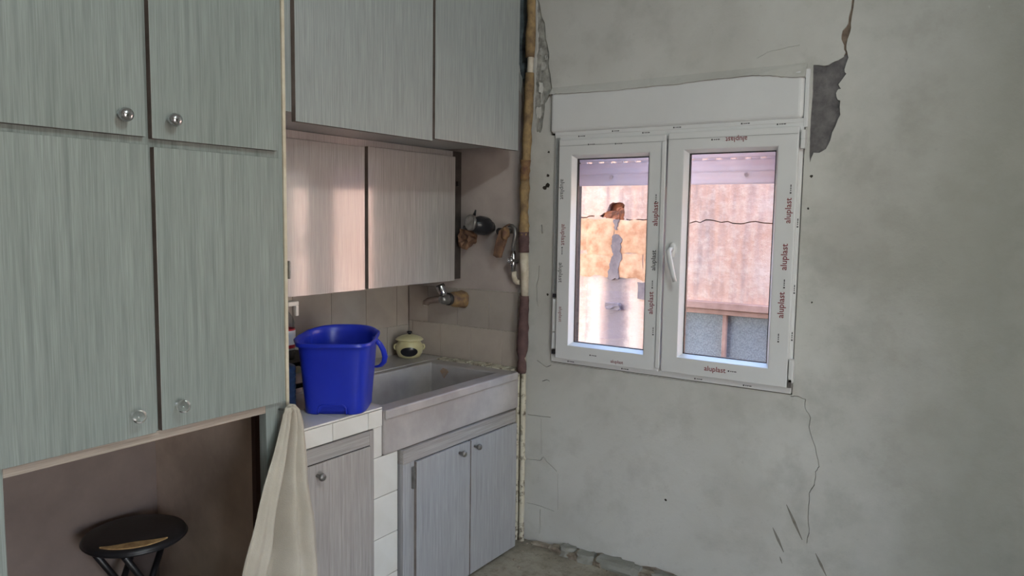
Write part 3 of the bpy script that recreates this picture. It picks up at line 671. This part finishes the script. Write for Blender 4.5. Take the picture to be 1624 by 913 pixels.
c2 = thing('sink_cupboard', 'double-door grey laminate cupboard under the stone sink next to the window wall', 'cabinet', (-2.2, 2.46, 0))
b = B(); bx(b, -2.55, -1.92, 2.085, 2.845, .02, .652); link('carcass', b, 'dark_edge', c2)
box('frame_rail', (-1.9195, -1.888, 2.076, 2.846, .606, .662), 'lam_base_h', c2, .0015)
for y0, y1 in ((2.076, 2.140), (2.826, 2.846)): box('frame_stile', (-1.9195, -1.889, y0, y1, .0, .6055), 'lam_base', c2, .0015)
d5 = door(c2, -1.8885, -1.875, 2.137, 2.480, .012, .6045, 'lam_base', 'edge_soft'); d6 = door(c2, -1.8885, -1.875, 2.487, 2.836, .012, .6045, 'lam_base', 'edge_soft')
knob(KNOB3, d5, (-1.875, 2.405, .573)); knob(KNOB3, d6, (-1.875, 2.510, .576))
box('hinge', (-1.8895, -1.878, 2.122, 2.1365, .50, .585), 'dull_metal', c2, .001)

# stone sink: apron and rim as one block with a hollow basin
snk = thing('stone_sink', 'long worn marble sink with deep basin between tiled counter and window wall', 'sink', (-2.15, 2.46, .66))
b = B()
def top_ring(b, o, i, z):
    vs = [[b.verts.new(p+(z,)) for p in ((r[0], r[2]), (r[1], r[2]), (r[1], r[3]), (r[0], r[3]))] for r in (o, i)]
    for k in range(4): b.faces.new((vs[0][k], vs[0][(k+1) % 4], vs[1][(k+1) % 4], vs[1][k]))
    return vs
oR, iR = (-2.405, -1.900, 1.984, 2.882), (-2.365, -1.970, 2.045, 2.800)
vs = top_ring(b, oR, iR, .835)
lo = [b.verts.new((x, y, .664)) for x, y in ((oR[0], oR[2]), (oR[1], oR[2]), (oR[1], oR[3]), (oR[0], oR[3]))]
for k in range(4): b.faces.new((vs[0][(k+1) % 4], vs[0][k], lo[k], lo[(k+1) % 4]))
b.faces.new(lo)
bi = [b.verts.new((x, y, .690)) for x, y in ((-2.355, 2.06), (-1.985, 2.06), (-1.985, 2.785), (-2.355, 2.785))]
for k in range(4): b.faces.new((vs[1][k], vs[1][(k+1) % 4], bi[(k+1) % 4], bi[k]))
b.faces.new(bi)
link('basin', b, 'stone', snk, .007, seg=3)
b = B(); bx(b, -1.905, -1.8905, 1.986, 2.862, .800, .8365); link('rim', b, 'stone', snk, .006, seg=3)
b = B(); lathe(b, [(0, .004), (.02, .004), (.024, 0)], (-2.2, 2.42, .690), (0, 0, 1), 20); link('drain', b, 'dull_metal', snk)
b = B(); plate(b, ragged([(-2.30,.80),(-2.285,.818),(-2.262,.815),(-2.25,.80),(-2.262,.785),(-2.275,.768),(-2.288,.785)], .003, 2), [], 2.7915, 2.797); link('rust_stain', b, 'rust_stain', snk)
led = box('marble_ledge', (XL+.008, -2.407, 1.984, 2.936, .80, .838), 'stone', None, .004); tag(led, 'narrow marble ledge behind the sink against the tiled wall', 'worktop')
b = B()
for k in range(24):
    x = -2.40+.019*k; bx(b, x, x+.0185, 2.8825, YW-.0075, .80, .836+random.uniform(0, .007))
o = link('mortar_joint', b, 'flake_pipe', snk)
b = B(); bx(b, -2.60, -1.945, 2.852, 2.938, 0, .655); o = link('sink_support', b, 'plaster', ww, .004)

# ------------------------------------------------------------------ plumbing on the end wall
def wob_tube(pts, rf, seg=14, jit=.0022, sub=6):
    P = []
    for p, q in zip(pts, pts[1:]):
        for k in range(sub): P.append(Vector(p).lerp(Vector(q), k/sub))
    P.append(Vector(pts[-1])); n = len(P)
    b = B(); tube(b, P, [rf(i/(n-1))+random.uniform(-jit, jit) for i in range(n)], seg)
    for v in b.verts: v.co += Vector((random.uniform(-jit, jit), random.uniform(-jit, jit), 0))
    return b
pipe = thing('water_pipe', 'vertical water pipe wrapped in tan and brown tape left of the window', 'pipe', (-1.90, 2.915, .82))
b = B(); tube(b, [(-1.885,2.92,2.97),(-1.886,2.92,2.3),(-1.906,2.92,1.7),(-1.905,2.92,1.4),(-1.898,2.92,1.18),(-1.904,2.92,.84)], .0145, 14); link('pipe_core', b, 'white_pipe', pipe)
link('tape_wrap', wob_tube([(-1.884,2.918,2.96),(-1.885,2.918,2.6),(-1.888,2.918,2.275)], lambda t: .021), 'tan_wrap', pipe)
link('tape_wrap', wob_tube([(-1.888,2.918,2.205),(-1.897,2.918,1.95),(-1.903,2.918,1.80)], lambda t: .021), 'tan_wrap', pipe)
link('tape_wrap', wob_tube([(-1.903,2.918,1.815),(-1.907,2.918,1.72)], lambda t: .022), 'rust', pipe)
link('tape_wrap', wob_tube([(-1.907,2.918,1.73),(-1.908,2.918,1.60),(-1.908,2.918,1.47)], lambda t: .021+.003*math.sin(t*9)), 'tan_wrap', pipe)
link('tape_wrap', wob_tube([(-1.908,2.918,1.485),(-1.906,2.918,1.39)], lambda t: .0245), 'purple_wrap', pipe)
b = B(); tube(b, [(-1.905,2.918,1.395),(-1.899,2.918,1.3),(-1.897,2.918,1.175)], [.0205,.0195,.017], 16); link('pipe_sleeve', b, 'white_pipe', pipe)
link('tape_wrap', wob_tube([(-1.898,2.918,1.188),(-1.900,2.916,1.06),(-1.905,2.916,.93),(-1.907,2.918,.822)], lambda t: .0215+.006*math.sin(PI*min(1, max(0, (t-.25)*2)))-.003*(abs(t-.82) < .05)), 'purple_wrap', pipe)
for x, r in ((-1.931, .0105), (-1.902, .0135)):
    p = thing('lower_pipe', 'thinner flaking cream pipe running down beside the sink cupboard to the floor' if r < .012 else 'thicker flaking cream pipe down the wall nearest the window', 'pipe', (x, 2.926, 0), 'flaking pipes by the sink cupboard')
    link('pipe_length', wob_tube([(x, 2.926, .819), (x+.001, 2.926, .4), (x+.002, 2.926, .0)], lambda t: r, 10, .001, 14), 'flake_pipe', p)
    b = B(); lathe(b, [(r*1.3, 0), (r*1.3, .008), (r, .010)], (x+.001, 2.926, .40), (0, 0, 1), 12); link('pipe_clip', b, 'flake_pipe', p)

val = thing('stop_valve', 'small chrome stop valve with grey hose and white elbow by the vertical pipe', 'valve', (-1.955, 2.93, 1.35))
b = B(); tube(b, [(-1.957,2.905,1.30),(-1.957,2.905,1.335),(-1.957,2.905,1.375),(-1.957,2.905,1.395)], [.011,.014,.014,.011], 14); link('body', b, 'chrome', val)
b = B(); lathe(b, [(.013, 0), (.015, .006), (.015, .022), (.010, .026), (.004, .026), (.004, .024), (0, .024)], (-1.957, 2.895, 1.352), (.1, -1, .1), 18); link('knob', b, 'chrome', val)
b = B(); tube(b, [(-1.957,2.905,1.395),(-1.955,2.90,1.42),(-1.944,2.895,1.45),(-1.938,2.893,1.475),(-1.943,2.895,1.50),(-1.962,2.90,1.512),(-1.985,2.91,1.515)], .0095, 12); link('hose', b, 'dull_metal', val)
b = B(); tube(b, [(-1.957,2.915,1.30),(-1.957,2.915,1.275),(-1.95,2.915,1.258),(-1.940,2.916,1.25),(-1.924,2.917,1.25)], [.012,.012,.0125,.012,.012], 12); link('elbow', b, 'white_pipe', val)
b = B(); tube(b, [(-1.957,2.905,1.345),(-1.957,2.946,1.345)], .008, 10); link('wall_stub', b, 'dull_metal', val)

def crumple(bm, org, size, amp=.25, sub=3):
    s = bmesh.ops.create_icosphere(bm, subdivisions=sub, radius=1)
    for v in s['verts']:
        n = v.co.normalized(); k = 1+amp*(math.sin(n.x*5+n.z*7+org[0]*40)*.5+math.sin(n.y*9-n.z*6+org[2]*30)*.4)+random.uniform(-amp, amp)*.25
        v.co = Vector((n.x*size[0]*k, n.y*size[1]*k, n.z*size[2]*k))+Vector(org)
g1 = thing('wrapped_tap', 'old wall tap bundled in black plastic above the sink', 'tap', (-2.14, 2.93, 1.51))
b = B(); lathe(b, [(0,.13),(.018,.128),(.034,.115),(.042,.09),(.045,.06),(.040,.035),(.028,.02),(.022,0)], (-2.105,2.945,1.503), (-.25,-.95,.12), 18, .10); link('plastic_wrap', b, 'black_wrap', g1)
b = B(); lathe(b, [(.036,0),(.038,.008),(.036,.016),(.030,.016),(0,.014)], (-2.137,2.823,1.524), (-.25,-.95,.12), 18, .05); link('end_cap', b, 'dull_metal', g1)
b = B(); tube(b, [(-2.13,2.86,1.495),(-2.145,2.835,1.497),(-2.165,2.825,1.499),(-2.185,2.82,1.502)], [.014,.012,.011,.009], 10); link('spout', b, 'black_wrap', g1)
b = B(); tube(b, [(-2.137,2.84,1.56),(-2.128,2.838,1.585)], [.008,.003], 8); link('wrap_knot', b, 'black_wrap', g1)
b = B(); tube(b, [(-2.04,2.947,1.485),(-2.035,2.90,1.485)], .017, 12); tag(link('pipe_stub', b, 'black_plastic', None), 'short dark pipe stub between the black bundle and the brown rag strip', 'pipe')
g2 = thing('paper_bundle', 'crumpled brown paper stuffed round a pipe hole beside the recessed cupboard', 'wrapping', (-2.24, 2.94, 1.44))
b = B(); lathe(b, [(.026,0),(.036,.02),(.042,.045),(.046,.07),(.032,.074),(.016,.06),(0,.055)], (-2.222,2.946,1.45), (-.1,-1,-.1), 16, .28)
for f in b.faces: f.smooth = False
link('paper', b, 'brown_paper', g2)
b = B(); plate(b, [(-2.25,1.45),(-2.222,1.505),(-2.202,1.47),(-2.212,1.44)], [], 2.88, 2.884); link('paper_flap', b, 'brown_paper', g2)
g3 = thing('hanging_strip', 'stiff brown wrapping strip hanging from a pipe end above the stop valve', 'wrapping', (-2.0, 2.94, 1.44))
b = B(); n = 8
outp = [(-1.968,1.505),(-1.985,1.51),(-2.012,1.49),(-2.026,1.45),(-2.040,1.395),(-2.044,1.372),(-2.025,1.362),(-2.004,1.362),(-1.992,1.40),(-1.975,1.445),(-1.962,1.475)]
plate(b, ragged(outp, .002, 2), [], 2.862, 2.884); link('strip', b, 'brown_paper', g3, .004)
b = B(); crumple(b, (-1.978,2.868,1.478), (.020,.018,.030), .3, 2); link('strip_fold', b, 'rust', g3, smooth=True)
b = B(); tube(b, [(-1.985,2.947,1.49),(-1.985,2.88,1.485)], .013, 10); link('pipe_end', b, 'dull_metal', g3)
b = B(); tube(b, [(-1.99,2.87,1.505),(-1.962,2.862,1.516),(-1.945,2.858,1.521)], [.003,.004,.002], 6); link('twist', b, 'brown_paper', g3)

fa = thing('wall_tap', 'chrome wall tap with tape-wrapped joint above the sink', 'tap', (-2.29, 2.945, 1.15))
b = B(); lathe(b, [(.040,0),(.045,.004),(.043,.016),(.041,.034),(.037,.058),(.034,.082),(.029,.094),(0,.095)], (-2.283,2.947,1.142), (-.08,-1,.07), 20, .07); link('tape_wrap', b, 'tap_tape', fa)
b = B(); lathe(b, [(.030,0),(.031,.006),(.030,.016),(.0,.016)], (-2.291,2.853,1.149), (-.08,-1,.07), 18); link('collar', b, 'black_plastic', fa)
b = B(); tube(b, [(-2.291,2.845,1.150),(-2.292,2.825,1.151),(-2.294,2.80,1.152),(-2.296,2.785,1.152)], [.024,.026,.023,.015], 16); link('body', b, 'dull_metal', fa)
b = B(); tube(b, [(-2.294,2.815,1.152),(-2.318,2.80,1.150),(-2.345,2.785,1.147),(-2.362,2.775,1.143),(-2.371,2.770,1.135),(-2.373,2.768,1.122)], [.017,.0165,.016,.0165,.0175,.016], 14); link('spout', b, 'warm_chrome', fa)
b = B(); lathe(b, [(.0125,0),(.0125,.003),(0,.003)], (-2.373,2.768,1.123), (0,0,-1), 14); link('aerator', b, 'white_plastic', fa)
b = B(); tube(b, [(-2.293,2.822,1.158),(-2.297,2.818,1.175),(-2.300,2.816,1.185)], [.012,.012,.014], 12); sp = link('spindle', b, 'chrome', fa)
b = B(); lathe(b, [(.016,0),(.021,.004),(.022,.010),(.0235,.046),(.022,.050),(0,.051)], (-2.299,2.816,1.172), (-.36,-.16,.92), 20); link('handle', b, 'chrome', sp)
b = B(); lathe(b, [(.021,0),(.021,.003),(0,.003)], (-2.3174,2.8078,1.219), (-.36,-.16,.92), 20); link('handle_cap', b, 'black_plastic', sp)

# ------------------------------------------------------------------ blue bucket
bu = thing('mop_bucket', 'blue plastic mop bucket with side handle standing on the tiled counter', 'bucket', (-2.045, 1.897, .850))
th, a0, b0 = -.94, .135, .109      # u runs towards the room, v along the counter
def rrect(a, b_, n=96, e=5):
    r = []
    for k in range(n):
        t = 2*PI*k/n; c, s = math.cos(t), math.sin(t); q = e if c > 0 else e-(e-2.5)*min(1, -c*2.5)
        r.append((a*math.copysign(abs(c)**(2/q), c), b_*math.copysign(abs(s)**(2/q), s)))
    return r
def bw(u, v, z): return Vector((-2.041+u*math.cos(th)-v*math.sin(th), 1.900+u*math.sin(th)+v*math.cos(th), z))
def bring(bm, s, z, rise=0, spout=0, notch=0):
    out = []
    for u, v in rrect(a0*s, b0*s):
        zz = z+rise*max(0, .35-u/(a0*s))/1.35
        if spout and v < -.3*b0*s:
            k = math.exp(-((u-.03)/.05)**2); v -= spout*k*1.25; zz -= spout*.1*k
        if notch and u > .6*a0*s and abs(v+.002) < .050: zz += notch*(1 if abs(v+.002) < .040 else .5)
        out.append(bm.verts.new(bw(u, v, zz)))
    return out
def stitch(bm, rings):
    for r0, r1 in zip(rings, rings[1:]):
        n = len(r0)
        for k in range(n): bm.faces.new((r0[k], r0[(k+1) % n], r1[(k+1) % n], r1[k])).smooth = True
H_ = .256
b = B(); rs = [bring(b, .93, .8515), bring(b, .985, .8505, notch=.024), bring(b, 1.0, .856, notch=.024), bring(b, 1.012, .884), bring(b, 1.02, .892), bring(b, 1.09, .98), bring(b, 1.15, 1.06, .006), bring(b, 1.185, .85+H_-.016, .018),
           bring(b, 1.19, .85+H_-.014, .022, .004), bring(b, 1.255, .85+H_-.014, .022, .014), bring(b, 1.265, .85+H_-.010, .022, .016), bring(b, 1.26, .85+H_, .022, .018), bring(b, 1.235, .85+H_+.002, .022, .016), bring(b, 1.17, .85+H_-.002, .022, .010), bring(b, 1.15, .85+H_-.02, .016, .004), bring(b, 1.07, .96), bring(b, .98, .862), bring(b, .90, .858)]
stitch(b, rs); b.faces.new(rs[0][::-1]); b.faces.new(rs[-1]); body = link('body', b, 'blue', bu)
b = B()   # moulded foot grip over the notch in the front
P = [bw(a0*(1.0+(z-.85)*.4)+.0012, v, z) for v, z in ((-.052, .853), (-.051, .874), (-.045, .883), (-.036, .887), (.032, .887), (.041, .883), (.047, .874), (.048, .853))]
tube(b, P, .0028, 8); link('foot_grip', b, 'blue', body)
b = B(); zr = .85+H_-.006
pv = [bw(u, v, zr+dz) for u, v, dz in [(.005,.133,-.004),(-.002,.147,-.020),(-.012,.158,-.045),(-.022,.162,-.070),(-.032,.157,-.092),(-.045,.143,-.108),(-.058,.126,-.115),(-.066,.116,-.116)]]
tube(b, pv, [.009,.0095,.010,.011,.011,.0105,.0095,.008], 10, flat=.5); link('handle', b, 'blue', bu)
b = B(); lathe(b, [(.013, 0), (.013, .016), (0, .018)], bw(.004, .121, zr-.004), (-math.sin(th), math.cos(th), 0), 14); link('handle_lug', b, 'blue', bu)

# ------------------------------------------------------------------ ceramic pot, bottles, rack
pt = thing('lidded_pot', 'small cream ceramic pot with lid and black oval opening on the marble ledge', 'pot', (-2.532, 2.828, .838))
po = Vector((-2.532, 2.828, .838))
b = B(); lathe(b, [(0,.001),(.045,0),(.054,.003),(.064,.022),(.070,.045),(.068,.062),(.058,.077),(.055,.086),(.054,.088),(.050,.086),(.052,.070),(.058,.04),(.05,.012),(0,.010)], po, (0,0,1), 32); pb = link('body', b, 'pot', pt)
b = B(); lathe(b, [(.050,.088),(.068,.089),(.071,.092),(.064,.100),(.042,.110),(.02,.116),(0,.118)], po, (0,0,1), 32); ld = link('lid', b, 'pot', pt)
b = B(); lathe(b, [(.007,.116),(.009,.121),(.0135,.126),(.014,.130),(.010,.1335),(0,.134)], po, (0,0,1), 16); link('lid_knob', b, 'pot_black', ld)
dv = (Vector((0, 0, .9))-po); dv.z = 0; dv.normalize(); sv = Vector((-dv.y, dv.x, 0))
b = B(); n = 28; prev = None; rr_ = []
def potr(h):
    pr = [(0,.045),(.003,.054),(.022,.064),(.045,.070),(.062,.068),(.076,.060)]
    for (h0, r0), (h1, r1) in zip(pr, pr[1:]):
        if h <= h1: return r0+(r1-r0)*(h-h0)/(h1-h0)
    return .06
rings = []
for q in (0, .35, .7, 1.0):
    rg = []
    for k in range(n):
        a = 2*PI*k/n; s_ = .046*q*math.cos(a)-.002; h = .036+.024*q*math.sin(a); r = potr(h)+.0012; ph = s_/r
        rg.append(b.verts.new(po+dv*r*math.cos(ph)+sv*r*math.sin(ph)+Vector((0, 0, h))))
        if q == 0: break
    rings.append(rg)
for k in range(n): b.faces.new((rings[0][0], rings[1][k], rings[1][(k+1) % n]))
stitch(b, rings[1:]); link('opening', b, 'pot_black', pb, smooth=True)
for sg in (-1, 1):
    b = B(); c0 = po+sv*sg*.066+Vector((0, 0, .052))
    tube(b, [c0+Vector((0, 0, .014)), c0+sv*sg*.008+Vector((0, 0, .010)), c0+sv*sg*.010, c0+sv*sg*.006+Vector((0, 0, -.010)), c0+Vector((0, 0, -.014))], .0045, 8); link('ear', b, 'pot', pb)

rk = thing('dish_rack', 'low black plastic rack standing on the counter behind the blue bucket', 'rack', (-2.33, 1.86, .85))
box('shelf', (-2.43, -2.21, 1.62, 2.02, .985, 1.0), 'black_plastic', rk, .003)
for x in (-2.42, -2.22):
    for y in (1.63, 2.01): box('leg', (x-.008, x+.008, y-.008, y+.008, .85, .985), 'black_plastic', rk)
box('rail', (-2.43, -2.21, 1.985, 2.018, .93, .95), 'black_plastic', rk); box('rail', (-2.225, -2.212, 1.63, 2.01, .90, .915), 'black_plastic', rk)
bt = thing('detergent_bottle', 'clear bottle with red-edged label standing on the black rack', 'bottle', (-2.30, 1.858, 1.0))
bo = Vector((-2.30, 1.858, 1.0))
b = B(); lathe(b, [(0,0),(.036,0),(.040,.006),(.038,.014),(.041,.02),(.038,.028),(.041,.036),(.041,.12),(.038,.13),(.041,.138),(.036,.155),(.024,.175),(.015,.185),(.014,.205)], bo, (0,0,1), 24); bb = link('body', b, 'clear_plastic', bt)
b = B(); lathe(b, [(.0415,.045),(.0417,.047),(.0417,.116),(.0415,.118)], bo, (0,0,1), 24); link('label_edge', b, 'red_label', bb)
b = B(); lathe(b, [(.0422,.058),(.0424,.060),(.0424,.110),(.0422,.112)], bo, (0,0,1), 24); link('label', b, 'white_label', bb)
b = B(); lathe(b, [(.017,.190),(.017,.212),(.015,.216),(0,.216)], bo, (0,0,1), 18); link('cap', b, 'white_plastic', bt)
b = B(); bx(b, -2.275, -2.262, 1.886, 1.900, 1.165, 1.205); bx(b, -2.306, -2.262, 1.850, 1.900, 1.2045, 1.222); link('trigger', b, 'white_plastic', bt, .003)
nv = thing('navy_canister', 'navy ribbed plastic canister squeezed between cupboard edge and bucket', 'canister', (-2.13, 1.685, .85))
b = B(); pr = [(0,0),(.060,0)]
for k in range(8): pr += [(.066, .008+.021*k), (.066, .020+.021*k), (.0625, .024+.021*k)]
pr += [(.05, .176), (.02, .18), (.02, .20), (0, .2)]
lathe(b, pr, (-2.13, 1.685, .85), (0,0,1), 28); link('body', b, 'blue_dark', nv)
b = B(); lathe(b, [(.023,.196),(.023,.214),(0,.214)], (-2.13,1.685,.85), (0,0,1), 18); link('cap', b, 'black_plastic', nv)
jr = thing('labelled_jar', 'squat white jar with pale green label under the black rack', 'jar', (-2.36, 1.93, .85))
b = B(); lathe(b, [(0,0),(.045,0),(.048,.006),(.048,.07),(.042,.078)], (-2.36,1.93,.85), (0,0,1), 24); link('body', b, 'white_plastic', jr)
b = B(); lathe(b, [(.044,.078),(.044,.098),(0,.099)], (-2.36,1.93,.85), (0,0,1), 24); link('lid', b, 'green_label', jr)

# ------------------------------------------------------------------ hanging cloth
cl = thing('hanging_cloth', 'beige cotton cloth hanging in folds from a peg on the cupboard post', 'cloth', (-1.83, 1.48, .95))
Lk = [(.964,1.480),(.958,1.470),(.94,1.463),(.925,1.458),(.83,1.414),(.69,1.342),(.50,1.252),(.30,1.165),(.12,1.10)]
Rk = [(.964,1.500),(.958,1.515),(.94,1.530),(.91,1.538),(.74,1.546),(.564,1.570),(.50,1.578),(.387,1.574),(.30,1.572),(.12,1.57)]
def ip(t, z):
    for (z0, y0), (z1, y1) in zip(t, t[1:]):
        if z >= z1: return y0+(y1-y0)*(z0-z)/(z0-z1)
    return t[-1][1]
b = B(); g = []
zs = [.964, .960, .953, .944, .93]+[.93-.02*k for k in range(1, 41)]
nu = 56
for z in zs:
    l, r = ip(Lk, z), ip(Rk, z); s = min(1, max(0, (.965-z)/.5)); row = []
    for i in range(nu+1):
        u = i/nu
        fold = .55*math.sin(u*PI*2*1.55+.5)+.30*math.sin(u*PI*2*3.3+1.2+z*2)+.15*math.sin(u*PI*2*6.1+z*5)
        x = -1.838+.012+(.066*s**.6*fold+.036*s)+.012*math.sin(u*PI)
        if .945 < z: x += .010*(1-(z-.945)/.02)
        cre = math.exp(-((u-.50-.03*math.sin(z*6))/.035)**2)*.040*s**.5
        row.append(b.verts.new((max(x-cre, -1.858+.002*math.sin(u*20)), l+(r-l)*u+.004*math.sin(z*31+u*9)*s, z-.012*math.sin(u*PI*2.2)*s)))
    g.append(row)
for a, c in zip(g, g[1:]):
    for i in range(nu): b.faces.new((a[i], a[i+1], c[i+1], c[i])).smooth = True
o = link('drape', b, 'cloth', cl); md = o.modifiers.new('s', 'SOLIDIFY'); md.thickness = .003
b = B(); tube(b, [(-1.828,1.470,.935),(-1.826,1.480,.957),(-1.824,1.492,.966),(-1.822,1.508,.962),(-1.822,1.524,.945),(-1.824,1.534,.915)], [.004,.006,.007,.007,.006,.004], 10, flat=.6); link('hem_loop', b, 'cloth', cl)

# ------------------------------------------------------------------ stool in the niche
st = thing('folding_stool', 'round black folding stool with torn seat inside the niche', 'stool', (-2.445, 1.335, 0))
so = Vector((-2.448, 1.338, .445))
b = B(); lathe(b, [(0,-.010),(.150,-.010),(.160,-.004),(.164,.004),(.160,.012),(.150,.017),(.10,.021),(0,.022)], so, (0,0,1), 48); se = link('seat', b, 'stool', st)
b = B(); cw = []     # torn crescent with foam showing near the front edge
ca = math.atan2(-1.338, 2.448)-.04
a_out = [(.148*math.cos(ca+t)*1, .148*math.sin(ca+t)) for t in [(-.75+1.5*k/14) for k in range(15)]]
a_in = [((.148-.040*math.cos(t/.75*PI/2))*math.cos(ca+t), (.148-.040*math.cos(t/.75*PI/2))*math.sin(ca+t)) for t in [(-.75+1.5*k/14) for k in range(15)]]
ra = [b.verts.new(so+Vector((x, y, .0190))) for x, y in a_out]; rb = [b.verts.new(so+Vector((x, y, .0215))) for x, y in a_in]
for k in range(14): b.faces.new((ra[k], ra[k+1], rb[k+1], rb[k]))
o = link('torn_foam', b, 'foam', se); md = o.modifiers.new('s', 'SOLIDIFY'); md.thickness = .004; md.offset = 0
b = B(); lathe(b, [(.161,-.006),(.167,0),(.161,.006)], so, (0,0,1), 48); link('rim_band', b, 'steel_black', se)
ax = Vector((math.cos(.62), math.sin(.62), 0)); ax = Vector((-.45, .89, 0)).normalized(); ay = Vector((-ax.y, ax.x, 0))
for sd_ in (-1, 1):
    for k in (-1, 1):
        b = B(); w_ = .058 if k > 0 else .044
        p0 = so+ax*sd_*.125+ay*k*w_+Vector((0, 0, -.012)); p1 = Vector((so.x, so.y, .008))-ax*sd_*.19+ay*k*w_
        tube(b, [p0, p0.lerp(p1, .5), p1], .011, 10); link('leg', b, 'steel_black', st)
    b = B(); p1 = Vector((so.x, so.y, .06))-ax*sd_*.155; tube(b, [p1-ay*.05, p1+ay*.05], .008, 8); link('crossbar', b, 'steel_black', st)
tub = thing('clear_tub', 'clear plastic tub on the niche floor beside the hanging cloth', 'container', (-2.27, 1.43, 0))
b = B(); lathe(b, [(0,.002),(.075,.0),(.080,.01),(.088,.24),(.092,.245),(.09,.252),(.086,.25)], (-2.30,1.42,0), (0,0,1), 32); link('body', b, 'clear_plastic', tub)
b = B(); lathe(b, [(.093,.25),(.094,.262),(.085,.272),(.05,.285),(0,.29)], (-2.30,1.42,0), (0,0,1), 32); link('lid', b, 'clear_plastic', tub)
b = B(); n = 10; g = []
for j in range(n+1):
    row = []
    for i in range(n+1):
        u, v = i/n-.5, j/n-.5; rr2 = math.hypot(u, v)
        row.append(b.verts.new((-2.055+u*.17, 1.40+v*.13, max(.004, .285*(1-rr2*1.9)+random.uniform(-.012, .012)+.03*math.sin(u*15)*math.sin(v*11)))))
    g.append(row)
for j in range(n):
    for i in range(n): b.faces.new((g[j][i], g[j][i+1], g[j+1][i+1], g[j+1][i])).smooth = True
o = link('crumpled_rag', b, 'cloth', None); tag(o, 'crumpled pale rag heaped on the niche floor beside the clear tub', 'cloth'); md = o.modifiers.new('s', 'SOLIDIFY'); md.thickness = .003

# ------------------------------------------------------------------ floor debris and ceiling lamp
b = B()
for k in range(360):
    x, y = random.uniform(-1.86, -.9), random.uniform(2.35, 2.93); s = random.choice([.002, .003, .003, .004, .005, .008])*random.uniform(.6, 1.3); h = s*.5
    ang = random.uniform(0, PI); c, s2 = math.cos(ang)*s, math.sin(ang)*s
    vs = [b.verts.new((x+px_, y+py_, z)) for z in (.0, h) for px_, py_ in ((c, s2), (-s2*.8, c*.8), (-c*random.uniform(.5, 1), -s2), (s2*.7, -c*.7))]
    for q in ((4, 5, 6, 7), (0, 1, 5, 4), (1, 2, 6, 5), (2, 3, 7, 6), (3, 0, 4, 7)): b.faces.new([vs[i] for i in q])
o = link('plaster_debris', b, 'rubble', None, center=False, kind='stuff'); o['label'] = 'plaster crumbs and dust scattered on the floor by the wall foot'; o['category'] = 'debris'
lt = thing('ceiling_lamp', 'bare bulb in a plain ceiling rose in the middle of the room', 'lamp', (LAMP.x, LAMP.y, ZC))
b = B(); lathe(b, [(0,-.012),(.05,-.012),(.055,-.006),(.055,0),(0,0)], (LAMP.x, LAMP.y, ZC), (0,0,1), 24); link('rose', b, 'pvc', lt)
b = B(); lathe(b, [(.02,-.012),(.02,-.05),(0,-.05)], (LAMP.x, LAMP.y, ZC), (0,0,1), 18); link('socket', b, 'pvc', lt)
b = B(); lathe(b, [(0,-.115),(.018,-.111),(.028,-.098),(.030,-.085),(.024,-.065),(.014,-.050)], (LAMP.x, LAMP.y, ZC), (0,0,1), 18); link('bulb', b, 'glow', lt)
pl = bpy.data.lights.new('lamp_light', 'POINT'); pl.energy = LAMP_W; pl.color = LAMP_C; pl.shadow_soft_size = .05
po_ = bpy.data.objects.new('lamp_light', pl); COL.objects.link(po_); po_.parent = lt; po_.location = (0, 0, -.18)
